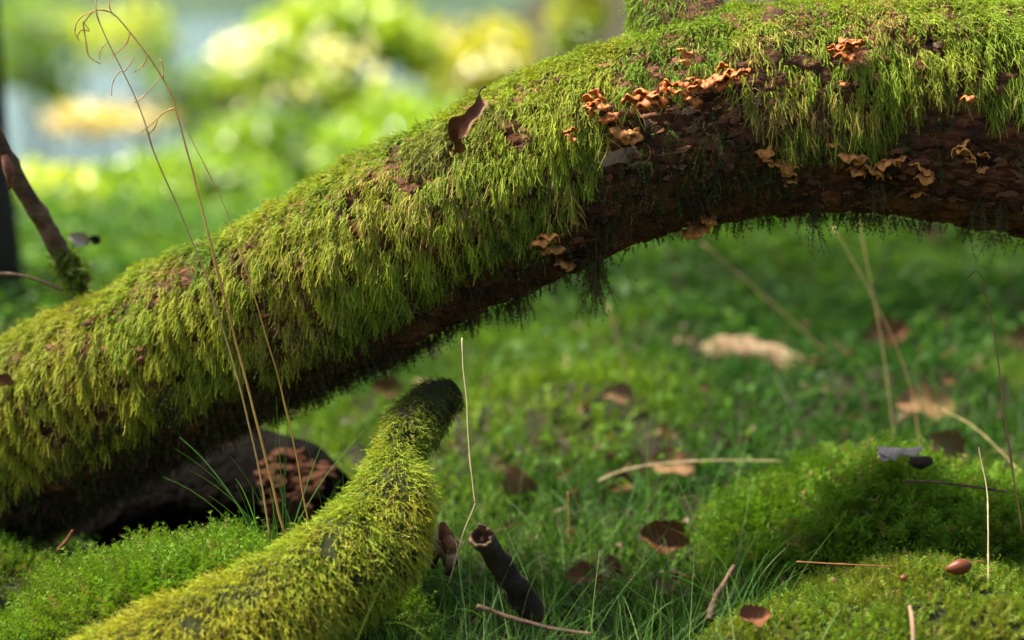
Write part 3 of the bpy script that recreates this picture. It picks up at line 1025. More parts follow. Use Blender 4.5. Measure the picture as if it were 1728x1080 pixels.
# ------------------------------------------------------------------ ground contact helper over ground and mounds
allV, allF, off = [GV], [GQ], len(GV)
for (V, Q) in MOUND_GEO:
    allV.append(V)
    allF.append(Q + off)
    off += len(V)
bvh_floor = BVHTree.FromPolygons(np.vstack(allV).tolist(), np.vstack(allF).tolist())


def floor_z(x, y):
    h = bvh_floor.ray_cast(Vector((x, y, 1.5)), Vector((0, 0, -1)))
    return h[0].z if h[0] is not None else float(gz(x, y))


def floor_at(px, py, d, lift=0.3):
    """where the sight line meets the floor (d if it does not), and how much farther that is than d"""
    h, n = cam_hit(bvh_floor, px, py)
    if h is None:
        return P(px, py, d), 1.0
    dd = float((h - CC) @ CF)
    if dd > 1.6 * d or dd < 0.7 * d:
        return P(px, py, d), 1.0
    return h, dd / d


# ------------------------------------------------------------------ dry grass stems
def stem(label, pts, w0, w1, tint, extra=(), name='dry_grass_stem', group='dry grass stems', parts_name='spikelet'):
    """pts: (px, py, depth); a thin tapered stalk; extra: side stalks as parts"""
    pts = np.array(pts, float)
    path = P(*crom(pts, max(24, 7 * len(pts))).T)
    path = path + 0.0012 * np.stack([fbm(path, 30, 2, float(pts[0, 0])), fbm(path, 30, 2, float(pts[0, 1])), 0 * path[:, 0]], -1)
    kk = np.linspace(0, 1, len(path))
    node = 1 + 0.55 * (np.abs(((kk * 3.3 + pts[0, 0] * 0.13) % 1) - 0.5) < 0.06)
    V, F = tube(path, np.linspace(w0, w1, len(path)) * 0.72 * node, 6)
    base = tuple(path[0])
    tv = np.asarray(tint)[None] * (1 + 0.3 * fbm(V, 25, 2, 70))[:, None]
    o = put(name, local(make_mesh(name, V, F, tv), base), M['straw'], None, base)
    tag(o, label, 'grass stem', group)
    for e in extra:
        e = np.array(e, float)
        qx, qy, qd = proj(path)
        kn = np.argmin((qx - e[0, 0]) ** 2 + (qy - e[0, 1]) ** 2)
        e[:, 2] = qd[kn]
        if math.hypot(qx[kn] - e[0, 0], qy[kn] - e[0, 1]) > 1.5:
            e = np.vstack([[qx[kn], qy[kn], qd[kn]], e])
        pe = P(*crom(e, 12).T)
        rr = w1 * (0.4 + 0.9 * np.sin(np.linspace(0.2, 3.0, 12)) * (0.6 + 0.4 * np.sin(np.arange(12) * 2.1)))
        V, F = tube(pe, rr, 5)
        put(parts_name, local(make_mesh(parts_name, V, F, np.tile(np.asarray(tint) * 1.2, (len(V), 1))), base), M['straw'], o)
    return o


STRAW, OCHRE, PALE, BRN = (0.50, 0.37, 0.17), (0.52, 0.33, 0.10), (0.55, 0.46, 0.26), (0.25, 0.12, 0.05)
dS = 2.0
stem('tallest dry grass stem with a curled tip, leftmost of three before the log',
     [(458, 915, 2.03), (430, 760, 2.02), (390, 600, 2.0), (345, 460, 1.99), (300, 350, 1.98), (262, 262, 1.97), (236, 180, 1.97), (200, 105, 1.97), (165, 30, 1.97), (163, -10, 1.97)], 0.0011, 0.0006, STRAW,
     [[(200, 122, dS), (190, 140, dS), (188, 162, dS)], [(228, 172, dS), (245, 160, dS), (272, 128, dS)], [(212, 118, dS), (222, 104, dS), (226, 96, dS)], [(182, 70, dS), (170, 84, dS), (168, 100, dS)], [(250, 228, dS), (262, 214, dS), (266, 200, dS)]])
stem('middle of the three dry stems before the log, arching over at the top',
     [(482, 912, 2.0), (440, 740, 1.99), (400, 580, 1.98), (360, 430, 1.97), (330, 310, 1.97), (308, 225, 1.97), (288, 160, 1.97), (262, 112, 1.97), (220, 55, 1.97), (188, 22, 1.97), (160, 18, 1.97), (140, 38, 1.97)], 0.0014, 0.0007, OCHRE,
     [[(140, 38, dS), (145, 70, dS), (150, 95, dS), (170, 108, dS)], [(160, 18, dS), (135, 30, dS), (126, 52, dS), (134, 70, dS)], [(150, 52, dS), (138, 50, dS), (130, 62, dS)], [(220, 55, dS), (212, 75, dS), (190, 95, dS)], [(276, 130, dS), (274, 112, dS), (270, 100, dS)], [(250, 92, dS), (240, 112, dS), (226, 122, dS)], [(190, 24, dS), (184, 8, dS), (188, -8, dS)], [(296, 182, dS), (276, 190, dS), (262, 204, dS), (240, 222, dS)]])
stem('thin dry stem, rightmost of the three before the log',
     [(522, 895, 2.0), (490, 720, 1.99), (450, 570, 1.98), (412, 445, 1.97), (372, 335, 1.97), (340, 270, 1.97), (300, 185, 1.97)], 0.0009, 0.0004, OCHRE)
stem('pale kinked stem hanging below the log beside the branch tip',
     [(780, 570, 2.0), (784, 640, 1.99), (791, 740, 1.98), (799, 838, 1.97), (801, 848, 1.97), (796, 862, 1.97), (780, 905, 1.97), (758, 985, 1.97)], 0.0006, 0.0008, PALE)
stem('brown arched stem at the right edge with its tip bent over',
     [(1724, 900, 2.0), (1700, 740, 2.02), (1682, 590, 2.04), (1662, 490, 2.05), (1652, 460, 2.06), (1640, 462, 2.06), (1615, 490, 2.08), (1596, 540, 2.1)], 0.0010, 0.0005, BRN)
stem('whitish upright stalk standing on the yellow green mound', [(1668, 990, 1.93), (1667, 900, 1.95), (1664, 820, 1.98), (1652, 755, 2.0)], 0.0008, 0.0007, PALE)
stem('blurred tan stem, straighter of the pair behind the dark mound', [(1512, 760, 2.45), (1495, 630, 2.46), (1474, 500, 2.47), (1448, 370, 2.48)], 0.0010, 0.0007, STRAW)
stem('blurred tan stem, more slanted of the pair behind the dark mound', [(1556, 770, 2.45), (1530, 630, 2.46), (1468, 495, 2.47), (1405, 380, 2.48)], 0.0009, 0.0007, STRAW)
stem('long pale slanting stem in the grass under the arch', [(1400, 600, 2.8), (1290, 500, 2.8), (1185, 410, 2.8)], 0.0013, 0.0011, STRAW)
stem('thick pale stalk bowed along the ground in the middle', [(1010, 812, 2.35), (1050, 795, 2.36), (1110, 783, 2.36), (1200, 777, 2.36), (1320, 778, 2.36)], 0.0015, 0.001, PALE)
stem('short blurred stalk standing alone in the middle of the clearing', [(940, 735, 2.7), (945, 670, 2.72), (957, 600, 2.74)], 0.0018, 0.0015, STRAW)
stem('blurred leaning stem right of the short stalk', [(1088, 745, 2.7), (1060, 640, 2.7), (1025, 515, 2.7)], 0.0016, 0.0014, STRAW)
stem('short orange stalk in the dark grass beyond the hollow stick', [(960, 912, 2.2), (959, 870, 2.2), (958, 830, 2.2)], 0.0012, 0.001, OCHRE)
stem('pale stalk lying aslant behind the mound near the right edge', [(1725, 800, 2.3), (1650, 725, 2.35), (1590, 690, 2.4)], 0.0007, 0.0006, STRAW)
stem('reddish dry stalk lying flat across the yellow green mound', [(1345, 948, 1.95), (1440, 953, 1.95), (1590, 959, 1.95), (1630, 950, 1.95), (1658, 946, 1.95)], 0.0008, 0.0006, (0.34, 0.15, 0.06))

# ------------------------------------------------------------------ twigs
def twig(label, pts, w0, w1, mat='twig', name='twig', cat='twig', rough=0.18, knots=()):
    pts = np.array(pts, float)
    path = P(*crom(pts, 34).T)
    w = np.linspace(w0, w1, 34) * (1 + 0.25 * np.clip(fbm(path, 45, 2, pts[0, 0]), -0.5, 1))
    path = path + (0.5 * w0) * np.stack([fbm(path, 40, 2, 1), fbm(path, 40, 2, 2), fbm(path, 40, 2, 3)], -1)
    V, F = tube(path, w, 12, 0.3, 160, seed=pts[0, 0])
    base = tuple(path[0])
    o = put(name, local(make_mesh(name, V, F, smooth=True), base), M[mat], None, base)
    tag(o, label, cat)
    return o, base


tw, tb = twig('bare brown twig leaning out of the moss at the left edge', [(140, 480, 2.22), (112, 442, 2.21), (82, 395, 2.2), (58, 355, 2.19), (35, 310, 2.18), (12, 265, 2.17), (-30, 170, 2.15), (-60, 80, 2.14)], 0.0085, 0.0062)
acc = Acc()
pb = P(rng.uniform(95, 150, 500), rng.uniform(425, 500, 500), rng.uniform(2.19, 2.24, 500))
on = np.abs((pb - P(120, 455, 2.215)) @ nrmz(P(150, 435, 2.215) - P(120, 455, 2.215))) < 0.010
pb = pb[on]
fronds(acc, pb, rng.normal(0, 0.6, pb.shape) + np.array([0, -0.3, 0.2]), rng.normal(size=pb.shape), rng.uniform(0.006, 0.016, len(pb)), 0.001, 0.004, np.array((0.08, 0.13, 0.015)) * rng.uniform(0.6, 1.3, (len(pb), 1)), K=4)
c = put('moss', local(acc.mesh('twig_moss'), tb), M['moss'], tw)
c['kind'] = 'stuff'
# a peeling strip of rust coloured bark
V, F = tube(P(np.array([8, 14, 18, 16]), np.array([262, 285, 300, 318]), np.array([2.155, 2.155, 2.155, 2.16])), [0.003, 0.005, 0.004, 0.002], 6, 0.3, 200)
put('bark_flake', local(make_mesh('bark_strip', V, F), tb), M['flake_red'], tw)
twig('thin grey twig lying near the left edge below the leaning twig', [(108, 490, 2.2), (60, 472, 2.2), (20, 463, 2.2), (-40, 462, 2.2)], 0.0010, 0.0016, 'twig')
twig('short brown twig standing in the grass left of the yellow mound', [(1195, 1045, 1.95), (1210, 1005, 1.96), (1240, 955, 1.97)], 0.0035, 0.0022)
twig('straw coloured broken twig at the bottom edge of the mound', [(1542, 1085, 1.82), (1540, 1050, 1.83), (1536, 1022, 1.84)], 0.0016, 0.0013, 'pale_wood')
twig('thin dark twig lying over the back of the dark green mound', [(1525, 812, 2.1), (1590, 815, 2.1), (1700, 830, 2.1)], 0.0012, 0.001)
twig('brown twig lying in the dark grass at the bottom', [(805, 1025, 1.88), (850, 1038, 1.88), (930, 1060, 1.87), (1000, 1070, 1.86)], 0.002, 0.0012)
twig('small rusty twig poking out of the dark hollow', [(98, 928, 2.1), (112, 912, 2.1), (122, 895, 2.1)], 0.0016, 0.0014, 'red_wood')

# hollow broken stick
hk = crom(np.array([(905, 1040, 1.99, 24), (878, 1000, 1.97, 23), (850, 962, 1.94, 21), (826, 926, 1.91, 19), (812, 906, 1.885, 19)], float), 22)
hp, hr = P(hk[:, 0], hk[:, 1], hk[:, 2]), hk[:, 3] * K_PX * hk[:, 2]
V, F = tube(hp + 0.002 * np.stack([fbm(hp, 60, 2, 1), fbm(hp, 60, 2, 2), fbm(hp, 60, 2, 3)], -1), hr, 24, 0.38, 75, caps=False)
base = tuple(hp[0])
hs = put('hollow_stick', local(make_mesh('hollow_stick', V, F, smooth=True), base), M['dark_wood'], None, base)
tag(hs, 'dark broken stick with a hollow end pointing up from the grass', 'stick')
rim = hp[-1]
ax = nrmz(hp[-1] - hp[-3])
q = hr[-1]
V1, F1 = lathe(rim, ax, [(-0.004, q * 1.02), (0.0015, q * 1.06), (0.0025, q * 0.95), (0.0005, q * 0.8), (-0.006, q * 0.66), (-0.011, q * 0.45), (-0.013, q * 0.01)], 30, 0.24)
put('rim', local(make_mesh('stick_rim', V1, F1, smooth=True), base), M['twig'], hs)
pk, fk = tube(P(np.array([812, 813, 815]), np.array([914, 911, 909]), np.array([1.905, 1.90, 1.895])), [0.002, 0.0026, 0.002], 8, 0.3, 300)
put('pith', local(make_mesh('stick_pith', pk, fk, smooth=True), base), M['pale_wood'], hs)

# ------------------------------------------------------------------ rotten log behind, dead wood
rk = crom(np.array([(20, 960, 2.50, 70), (150, 910, 2.45, 60), (270, 860, 2.42, 78), (390, 832, 2.40, 102), (480, 834, 2.37, 98), (560, 858, 2.34, 72)], float), 30)  # left end drawn out as a dark mass to black out the hollow
rp, rr_ = P(rk[:, 0], rk[:, 1], rk[:, 2]), rk[:, 3] * K_PX * rk[:, 2]
base = tuple(rp[0])
rl = thing('rotten_log', 'shade-darkened rotten log under the fallen log with red crumbling end', 'log', base)
V, F = tube(rp, rr_, 40, 0.34, 13)
put('bark', local(make_mesh('rotten_bark', V, F, smooth=True), base), M['shade_black_wood'], rl)
axr = nrmz(rp[-1] - rp[-5])
CH = []
for k in range(6):
    r_ = np.random.default_rng(700 + k)
    V, F = tube(np.array([[-0.5, 0, 0], [-0.2, 0.1, 0.05], [0.2, -0.05, 0], [0.5, 0, 0.05]]), np.array([0.28, 0.36, 0.38, 0.22]) * r_.uniform(0.8, 1.2, 4), 5, 0.45, 2.0, seed=k * 3.1)
    CH.append(make_mesh('wood_chunk', V, F))
    CH[-1].materials.append(M['red_wood'])
rbvh = BVHTree.FromPolygons(np.asarray(tube(rp, rr_, 40, 0.34, 13)[0]).tolist(), tube(rp, rr_, 40, 0.34, 13)[1][0].tolist())
for k in range(240):
    px = rng.uniform(450, 610)
    py = rng.uniform(765 + max(0, (px - 520) * 0.45), 895)
    h, n = cam_hit(rbvh, px, py)
    if h is None:
        continue
    o = put('wood_chunk', CH[k % 6], None, rl)
    z = rng.uniform(0.009, 0.024)
    Rm = orient(nrmz(n + rng.normal(0, 0.4, 3)), rng.normal(0.2, 0.35)).to_4x4()
    o.matrix_local = Matrix.Translation(Vector(h - np.array(base))) @ Rm @ Matrix.Diagonal((z, z * rng.uniform(0.4, 0.8), z * 0.4, 1))

h0, k0 = floor_at(1275, 612, 3.2)
dd = float((h0 - CC) @ CF)
dk = crom(np.array([(1165, 600, dd + .08, 18), (1215, 592, dd + .04, 26), (1270, 594, dd, 30), (1330, 610, dd - .03, 26), (1385, 624, dd - .06, 15)], float), 20)
dp, dr = P(dk[:, 0], dk[:, 1], dk[:, 2]) - np.array([0, 0, 0.006]), dk[:, 3] * K_PX * dk[:, 2]
base = tuple(dp[0])
V, F = tube(dp, dr, 18, 0.55, 32)
tag(put('dead_wood', local(make_mesh('dead_wood', V, F, smooth=True), base), M['pale_wood'], None, base), 'pale bleached piece of dead wood lying far back in the grass', 'wood')
base = tuple(P(1520, 775, 2.13))
ww = thing('wood_scrap', 'grey weathered wood scrap on top of the dark green mound', 'wood', base)
for k, (px, py, d, sx, sy, yaw) in enumerate([(1500, 768, 2.13, 0.040, 0.022, 0.2), (1525, 764, 2.14, 0.045, 0.024, -0.15), (1490, 776, 2.12, 0.022, 0.012, 0.5)]):
    sx, sy = sx * 0.75, sy * 0.8
    pm = flake_mesh(2 + k)
    o = put('wood_plate', pm, M['grey_wood'], ww)
    o.matrix_local = Matrix.Translation(Vector(P(px, py, d) - np.array(base))) @ Matrix.Rotation(yaw, 4, 'Z') @ Matrix.Rotation(0.5, 4, 'X') @ Matrix.Diagonal((sx, sy, 0.012, 1))
V, F = tube(P(np.array([1535, 1555, 1568]), np.array([778, 780, 778]), np.array([2.12, 2.12, 2.13])), [0.004, 0.007, 0.004], 7, 0.4, 90)
put('broken_end', local(make_mesh('scrap_end', V, F), base), M['dark_wood'], ww)
base = tuple(P(745, 950, 2.0))
bw = thing('broken_wood', 'splintered pale wood piece at the foot of the mossy branch', 'wood', base)
for k in range(9):
    x0, y0 = 722 + rng.uniform(0, 40), 880 + rng.uniform(0, 50)
    pth = P(np.array([x0, x0 + 6, x0 + rng.uniform(-6, 14)]), np.array([y0, y0 + 18, y0 + 45]), np.array([2.0, 1.99, 2.0]) + rng.uniform(0, 0.03))
    V, F = tube(pth, [0.003, 0.006, 0.003], 6, 0.4, 120, seed=k)
    put('splinter', local(make_mesh('splinter', V, F), base), M['pale_wood' if k % 3 else 'red_wood'], bw)


# ------------------------------------------------------------------ dead leaves
def leaf_mesh(k, name='dead_leaf', curl=1.15, lobes=0.06, fold=0.3):
    """an oval leaf blade with curled sides and a midrib, unit length along X"""
    r_ = np.random.default_rng(500 + k)
    nu, nv = 13, 9
    u, v = np.meshgrid(np.linspace(0, 1, nu), np.linspace(-1, 1, nv), indexing='ij')
    wd = 0.33 * np.sin(math.pi * np.clip(u * 0.94 + 0.04, 0, 1)) ** 0.75 * (1 + lobes * np.sin(u * 34) + 0.16 * np.sin(u * 9 + k) * np.sign(v))
    c = curl * r_.uniform(0.6, 1.3)
    b = r_.uniform(-1.2, 1.6) * curl
    y = wd * v * (1 - 0.25 * fold)
    z = wd * (np.abs(v) ** 1.6) * c * (0.45 + 0.25 * v) + 0.05 * np.sin(u * 11 + k + 2 * v) * np.abs(v) + r_.uniform(-0.02, 0.02, u.shape)
    ang = (u - 0.5) * b
    x = np.where(abs(b) > 0.05, np.sin(ang) / (b if abs(b) > 0.05 else 1), u - 0.5)
    zz = (1 - np.cos(ang)) / (b if abs(b) > 0.05 else 1)
    V = np.stack([x, y, z + zz], -1).reshape(-1, 3)
    i, j = np.meshgrid(np.arange(nu - 1), np.arange(nv - 1), indexing='ij')
    a = i * nv + j
    Q = np.stack([a, a + nv, a + nv + 1, a + 1], -1).reshape(-1, 4)
    V2 = V + np.array([0, 0, 0.008])
    return make_mesh(name, np.vstack([V, V2]), np.vstack([Q[:, ::-1], Q + len(V)]), smooth=True)


lvar = [leaf_mesh(k) for k in range(6)]
lt = [leaf_mesh(k + 6) for k in range(5)]
for me in lvar:
    me.materials.append(M['dead_leaf'])
for me in lt:
    me.materials.append(M['tan_leaf'])


def dead_leaf(label, px, py, d, size, mes, tilt=None):
    p, k = floor_at(px, py + size * 0.25 / (K_PX * d), d)
    size = size * k
    p = p + np.array([0, -0.012, 0.008 + 0.22 * size])
    o = put('dead_leaf', mes[rng.integers(len(mes))], None, None, tuple(p))
    size *= 0.8
    o.scale = (size, size, size)
    o.rotation_euler = tilt if tilt else (rng.uniform(-0.6, 0.6), rng.uniform(-0.5, 0.5), rng.uniform(0, 6.28))
    tag(o, label, 'leaf', 'dead leaves on the forest floor')
    return o


dead_leaf('glossy dark red leaf curled up before the grass clearing', 1118, 918, 2.08, 0.055, lvar, (0.9, 0.2, 0.1))
dead_leaf('rust red leaf standing just right of the dark red leaf', 1198, 897, 2.12, 0.032, lvar, (1.0, 0.3, 0.8))
dead_leaf('pale brown leaf standing upright in the middle of the grass', 872, 830, 2.45, 0.062, lt, (1.3, 1.2, 0.2))
dead_leaf('orange tan leaf blurred in the sunny grass', 1045, 672, 2.8, 0.05, lt, (0.9, 0.1, 0.4))
dead_leaf('reddish leaf between the two small blurred leaves far back', 1490, 570, 3.0, 0.075, lvar, (0.8, 0.1, 0.4))
dead_leaf('small tan leaf left of the bleached dead wood', 1130, 655, 2.9, 0.022, lt, (0.9, 0.1, 0.4))
dead_leaf('tiny dark leaf beside the small tan leaf', 1190, 662, 2.9, 0.022, lvar, (0.9, 0.1, 0.4))
dead_leaf('tan leaf behind the top of the dark green mound', 1592, 760, 2.4, 0.06, lt, (1.2, 0.5, 0.4))
dead_leaf('orange leaf in the grass at right behind the mounds', 1602, 648, 2.75, 0.03, lvar, (0.9, 0.1, 0.4))
dead_leaf('flat brown leaf lying under the thick pale stalk', 1130, 795, 2.38, 0.06, lt, (0.5, 0.1, 0.1))
dead_leaf('clump of reddish leaf left of the flat brown leaf', 1050, 825, 2.36, 0.045, lvar, (0.6, -0.1, 0.9))
dead_leaf('brown leaf lying in the dark grass right of the hollow stick', 985, 980, 2.02, 0.04, lvar, (0.5, 0.1, 0.2))
dead_leaf('dark folded leaf beside the brown leaf in the dark grass', 1035, 965, 2.06, 0.05, lvar, (0.6, 0.3, 1.2))
dead_leaf('faded leaf in the grass below the dark red leaf', 1110, 1000, 1.98, 0.032, lt, (0.7, 0.4, 0.6))
dead_leaf('tan leaf at the bottom beside the yellow mound', 1268, 1052, 1.86, 0.035, lvar, (0.6, 0.1, 0.3))
dead_leaf('pinkish leaf low between log and branch tip', 655, 665, 2.9, 0.05, lvar, (0.8, 0.1, 0.3))
dead_leaf('pale leaf at the far right edge of the grass', 1715, 580, 2.9, 0.05, lt, (1.0, 0.1, 0.3))
dead_leaf('tan leaf just under the arch at far right', 1565, 395, 3.6, 0.06, lt, (1.0, 0.1, 0.3))
dead_leaf('brown leaf strip lying in the grass behind the slanted stem', 1560, 690, 2.55, 0.08, lt, (0.6, 0.1, 0.1))
dead_leaf('brown leaf in the grass left of the reddish far leaf', 1462, 578, 3.0, 0.04, lvar, (0.8, 0.1, 0.9))
h, n = cam_hit(bvh_log, 15, 643)
lf = put('dead_leaf', lvar[2], None, None, tuple(h + n * 0.018))
lf.scale = (0.018,) * 3
lf.rotation_euler = (1.2, 0.3, 0.4)
tag(lf, 'small red leaf scrap caught in the moss at the left edge', 'leaf')

# the curled brown leaf hanging on the log moss
def curled_leaf():
    sp = np.array([(812, 168, 1.955, 12), (806, 180, 1.95, 17), (797, 193, 1.945, 15), (786, 205, 1.94, 19), (776, 215, 1.94, 26), (769, 224, 1.945, 17), (770, 236, 1.95, 11), (773, 246, 1.955, 15), (772, 257, 1.96, 8)], float)
    q = crom(sp, 24)
    c, w = P(q[:, 0], q[:, 1], q[:, 2]), q[:, 3] * 0.66 * K_PX * q[:, 2]
    T = nrmz(np.gradient(c, axis=0))
    S = nrmz(np.cross(T, np.array([0.3, -1.0, 0.35])))
    Nn = np.cross(S, T)
    v = np.linspace(-1, 1, 9)
    tw_ = np.linspace(0.2, -0.5, 24)[:, None, None]
    S2 = S[:, None] * np.cos(tw_) + Nn[:, None] * np.sin(tw_)
    N2 = -S[:, None] * np.sin(tw_) + Nn[:, None] * np.cos(tw_)
    jag = 1 + 0.18 * np.sin(np.linspace(0, 30, 24))[:, None]
    V = c[:, None] + S2 * (v[None] * w[:, None] * jag)[..., None] + N2 * (w[:, None] * 0.85 * np.abs(v)[None] ** 1.4)[..., None]
    V = V.reshape(-1, 3)
    i, j = np.meshgrid(np.arange(23), np.arange(8), indexing='ij')
    a = i * 9 + j
    Q = np.stack([a, a + 9, a + 10, a + 1], -1).reshape(-1, 4)
    nrm_ = np.repeat(N2[:, 0], 9, 0).reshape(-1, 3)
    Vb = V + nrm_ * 0.0007
    return np.vstack([V, Vb]), np.vstack([Q, Q[:, ::-1] + len(V)]), c


V, Q, cl = curled_leaf()
base = tuple(cl[-1])
lf = put('dead_leaf', local(make_mesh('curled_leaf', V, Q, smooth=True), base), M['dead_leaf'], None, base)
tag(lf, 'curled brown leaf hanging upright on the mossy upper log', 'leaf')
V, F = tube(P(*np.array([(812, 170, 1.955), (808, 158, 1.955), (812, 150, 1.957), (819, 146, 1.96)]).T), [0.0009, 0.0007, 0.0007, 0.001], 6)
put('leaf_stalk', local(make_mesh('leaf_stalk', V, F), base), M['dark_wood'], lf)

# withered scraps behind the leaning twig
for (px, py, s_, mt, lb) in [(133, 405, 0.022, 'grey_wood', 'pale grey withered leaf scrap beside the leaning twig'), (160, 406, 0.014, 'dark_wood', 'small dark withered knob right of the grey scrap')]:
    me = leaf_mesh(20 + px % 7, 'leaf_scrap', 1.6, 0.15)
    o = put('leaf_scrap', me, M[mt], None, tuple(P(px, py, 2.3)))
    o.scale = (s_, s_, s_)
    o.rotation_euler = (1.2, 0.4, 0.5)
    tag(o, lb, 'leaf')

# nuts on the right mound
def nut(label, px, py, size, asp, yaw, mat='nut', name='nut'):
    h, n = cam_hit(bvh_floor, px, py)
    u = np.linspace(0, 1, 14)
    r = np.sin(math.pi * u) ** 0.6 * (1 - 0.35 * u) * 0.5 / 0.85
    pth = np.stack([(u - 0.5) * asp, 0.03 * np.sin(u * 3), 0 * u], -1)
    V, F = tube(pth, np.maximum(r, 0.01), 16)
    o = put(name, make_mesh(name, V, F, smooth=True), M[mat], None, tuple(h + np.array([0, -0.004, 0.012])))
    o.scale = (size,) * 3
    o.rotation_euler = (0, 0.15, yaw)
    tag(o, label, 'nut')


nut('glossy red brown nut, biggest on the yellow green mound', 1615, 980, 0.013, 1.75, 3.3)
nut('small tan nut lying left on the yellow green mound', 1405, 1003, 0.006, 1.6, 0.2, 'tan_leaf')
nut('small brown nut in the middle of the yellow green mound', 1524, 999, 0.0065, 1.3, 0.9)
nut('tiny orange nut high on the yellow green mound', 1492, 928, 0.005, 1.4, 0.5, 'fungus')
nut('tiny dark nut above the biggest nut', 1612, 936, 0.004, 1.3, 0.5)


# ------------------------------------------------------------------ grass, undergrowth, ground moss (uncountable)
def shaded_out(x, y):
    """keep growth off the camera"""
    return (y < 1.45)


def ground_cover():
    # low moss carpet
    acc = Acc()
    N = 36000
    y = 1.6 + (rng.uniform(0, 1, N) ** 1.7) * 3.4
    x = rng.uniform(-1, 1, N) * (0.24 * y + 0.08)
    z = gz(x, y)
    q = np.stack([x, y, z], -1)
    f = fbm(q * np.array([1, 0.7, 0]), 7, 3, 80)
    hollow = np.exp(-((x + 0.33) / 0.2) ** 2 - ((y - 2.28) / 0.17) ** 2) + 0.8 * np.exp(-((x - 0.05) / 0.12) ** 2 - ((y - 1.93) / 0.16) ** 2)
    keep = f > -0.55 + 0.45 * (y < 2.15) + 0.62 * hollow
    q, f, y = q[keep], f[keep], y[keep]
    N = len(q)
    colr = mixcol((0.035, 0.115, 0.016), (0.15, 0.26, 0.022), 0.38 + 2.0 * fbm(q, 3.5, 2, 83)) * rng.uniform(0.7, 1.25, (N, 1))
    fronds(acc, q, np.array([0, 0, 1.0]) + rng.normal(0, 0.5, (N, 3)), rng.normal(size=(N, 3)), rng.uniform(0.015, 0.03, N) * (1 + 0.6 * f), 0.003 * (y / 2), 0.009 * (y / 2), colr, K=2, grav=0.0, jit=0.2, pairs=1, tip=1.2)
    o = put('ground_moss', acc.mesh('ground_moss'), M['moss'])
    o['kind'] = 'stuff'
    # leafy undergrowth behind the log
    acc = Acc()
    N = 24000
    y = 2.3 + (rng.uniform(0, 1, N) ** 1.3) * 4.5
    x = rng.uniform(-1, 1, N) * (0.25 * y + 0.1)
    q = np.stack([x, y, 0 * x], -1)
    f = fbm(q, 4, 3, 85)
    dens = np.clip((y - 2.4) / 1.2, 0.1, 1)
    keep = (f > 0.05 - 0.35 * (y > 3.2)) & (rng.uniform(size=N) < dens)
    x, y, f = x[keep], y[keep], f[keep]
    N = len(x)
    hgt = rng.uniform(0.01, 0.06, N) * (1 + 1.4 * np.clip(f, 0, 1)) * np.clip(0.5 + (y - 2.4) * 0.5, 0.5, 1.5)
    pos = np.stack([x, y, gz(x, y) + hgt], -1)
    a = rng.uniform(0, 6.28, N)
    dv = np.stack([np.cos(a), np.sin(a), rng.normal(0.1, 0.35, N)], -1)
    nv = nrmz(np.array([0, 0, 1.0]) + rng.normal(0, 0.4, (N, 3)))
    colr = mixcol((0.03, 0.10, 0.016), (0.10, 0.23, 0.025), 0.45 + 1.5 * fbm(pos, 5, 2, 88) + 0.3 * rng.normal(size=N)) * rng.uniform(0.7, 1.2, (N, 1))
    big = np.clip(0.7 + 0.45 * (y - 2.3), 0.7, 1.6)
    leaves(acc, pos, dv, nv, rng.uniform(0.010, 0.023, N) * big, rng.uniform(0.007, 0.015, N) * big, colr)
    k = rng.uniform(size=N) < 0.5
    blades(acc, np.stack([x, y, gz(x, y)], -1)[k], np.array([0, 0, 1.0]) + rng.normal(0, 0.15, (k.sum(), 3)), hgt[k], 0.0012, colr[k] * 0.8, K=2)
    o = put('undergrowth', acc.mesh('undergrowth'), M['green_leaf'])
    o['kind'] = 'stuff'
    # grass
    acc = Acc()
    N = 22000
    y = 1.62 + (rng.uniform(0, 1, N) ** 1.6) * 4.0
    x = rng.uniform(-1, 1, N) * (0.24 * y + 0.08)
    q = np.stack([x, y, 0 * x], -1)
    f = fbm(q, 5, 3, 90)
    near_mid = np.exp(-((x - 0.06) / 0.14) ** 2 - ((y - 1.95) / 0.22) ** 2)
    keep = rng.uniform(size=N) < np.clip(0.35 + 0.9 * f + 1.0 * near_mid, 0, 1)
    on_m = ((x > 0.16) & (y < 2.4)) | ((x < -0.12) & (y < 2.15))
    keep &= ~on_m | (rng.uniform(size=N) < 0.05)
    x, y = x[keep], y[keep]
    N = len(x)
    root = np.stack([x, y, gz(x, y)], -1)
    colr = mixcol((0.04, 0.12, 0.022), (0.10, 0.22, 0.03), rng.uniform(0, 1, N)) * rng.uniform(0.7, 1.3, (N, 1))
    blades(acc, root, np.array([0, 0, 1.0]) + rng.normal(0, 0.42, (N, 3)), rng.uniform(0.03, 0.10, N) * np.clip(0.7 + 0.3 * (y - 1.6), 0.7, 1.2), 0.0011 + 0.0004 * (y - 1.6), colr, K=6, grav=0.11, jit=0.05)
    # long fine blades sweeping across the dark hollow at the bottom
    N = 900
    x = rng.uniform(-0.14, 0.22, N)
    y = rng.uniform(1.72, 2.2, N)
    root = np.stack([x, y, gz(x, y)], -1)
    colr = mixcol((0.05, 0.15, 0.03), (0.20, 0.30, 0.10), rng.uniform(0, 1, N) ** 1.5)
    blades(acc, root, np.array([0, 0, 0.8]) + rng.normal(0, 0.55, (N, 3)), rng.uniform(0.05, 0.15, N), 0.0008, colr, K=8, grav=0.10, jit=0.03)
    o = put('grass', acc.mesh('grass'), M['grass'])
    o['kind'] = 'stuff'


ground_cover()


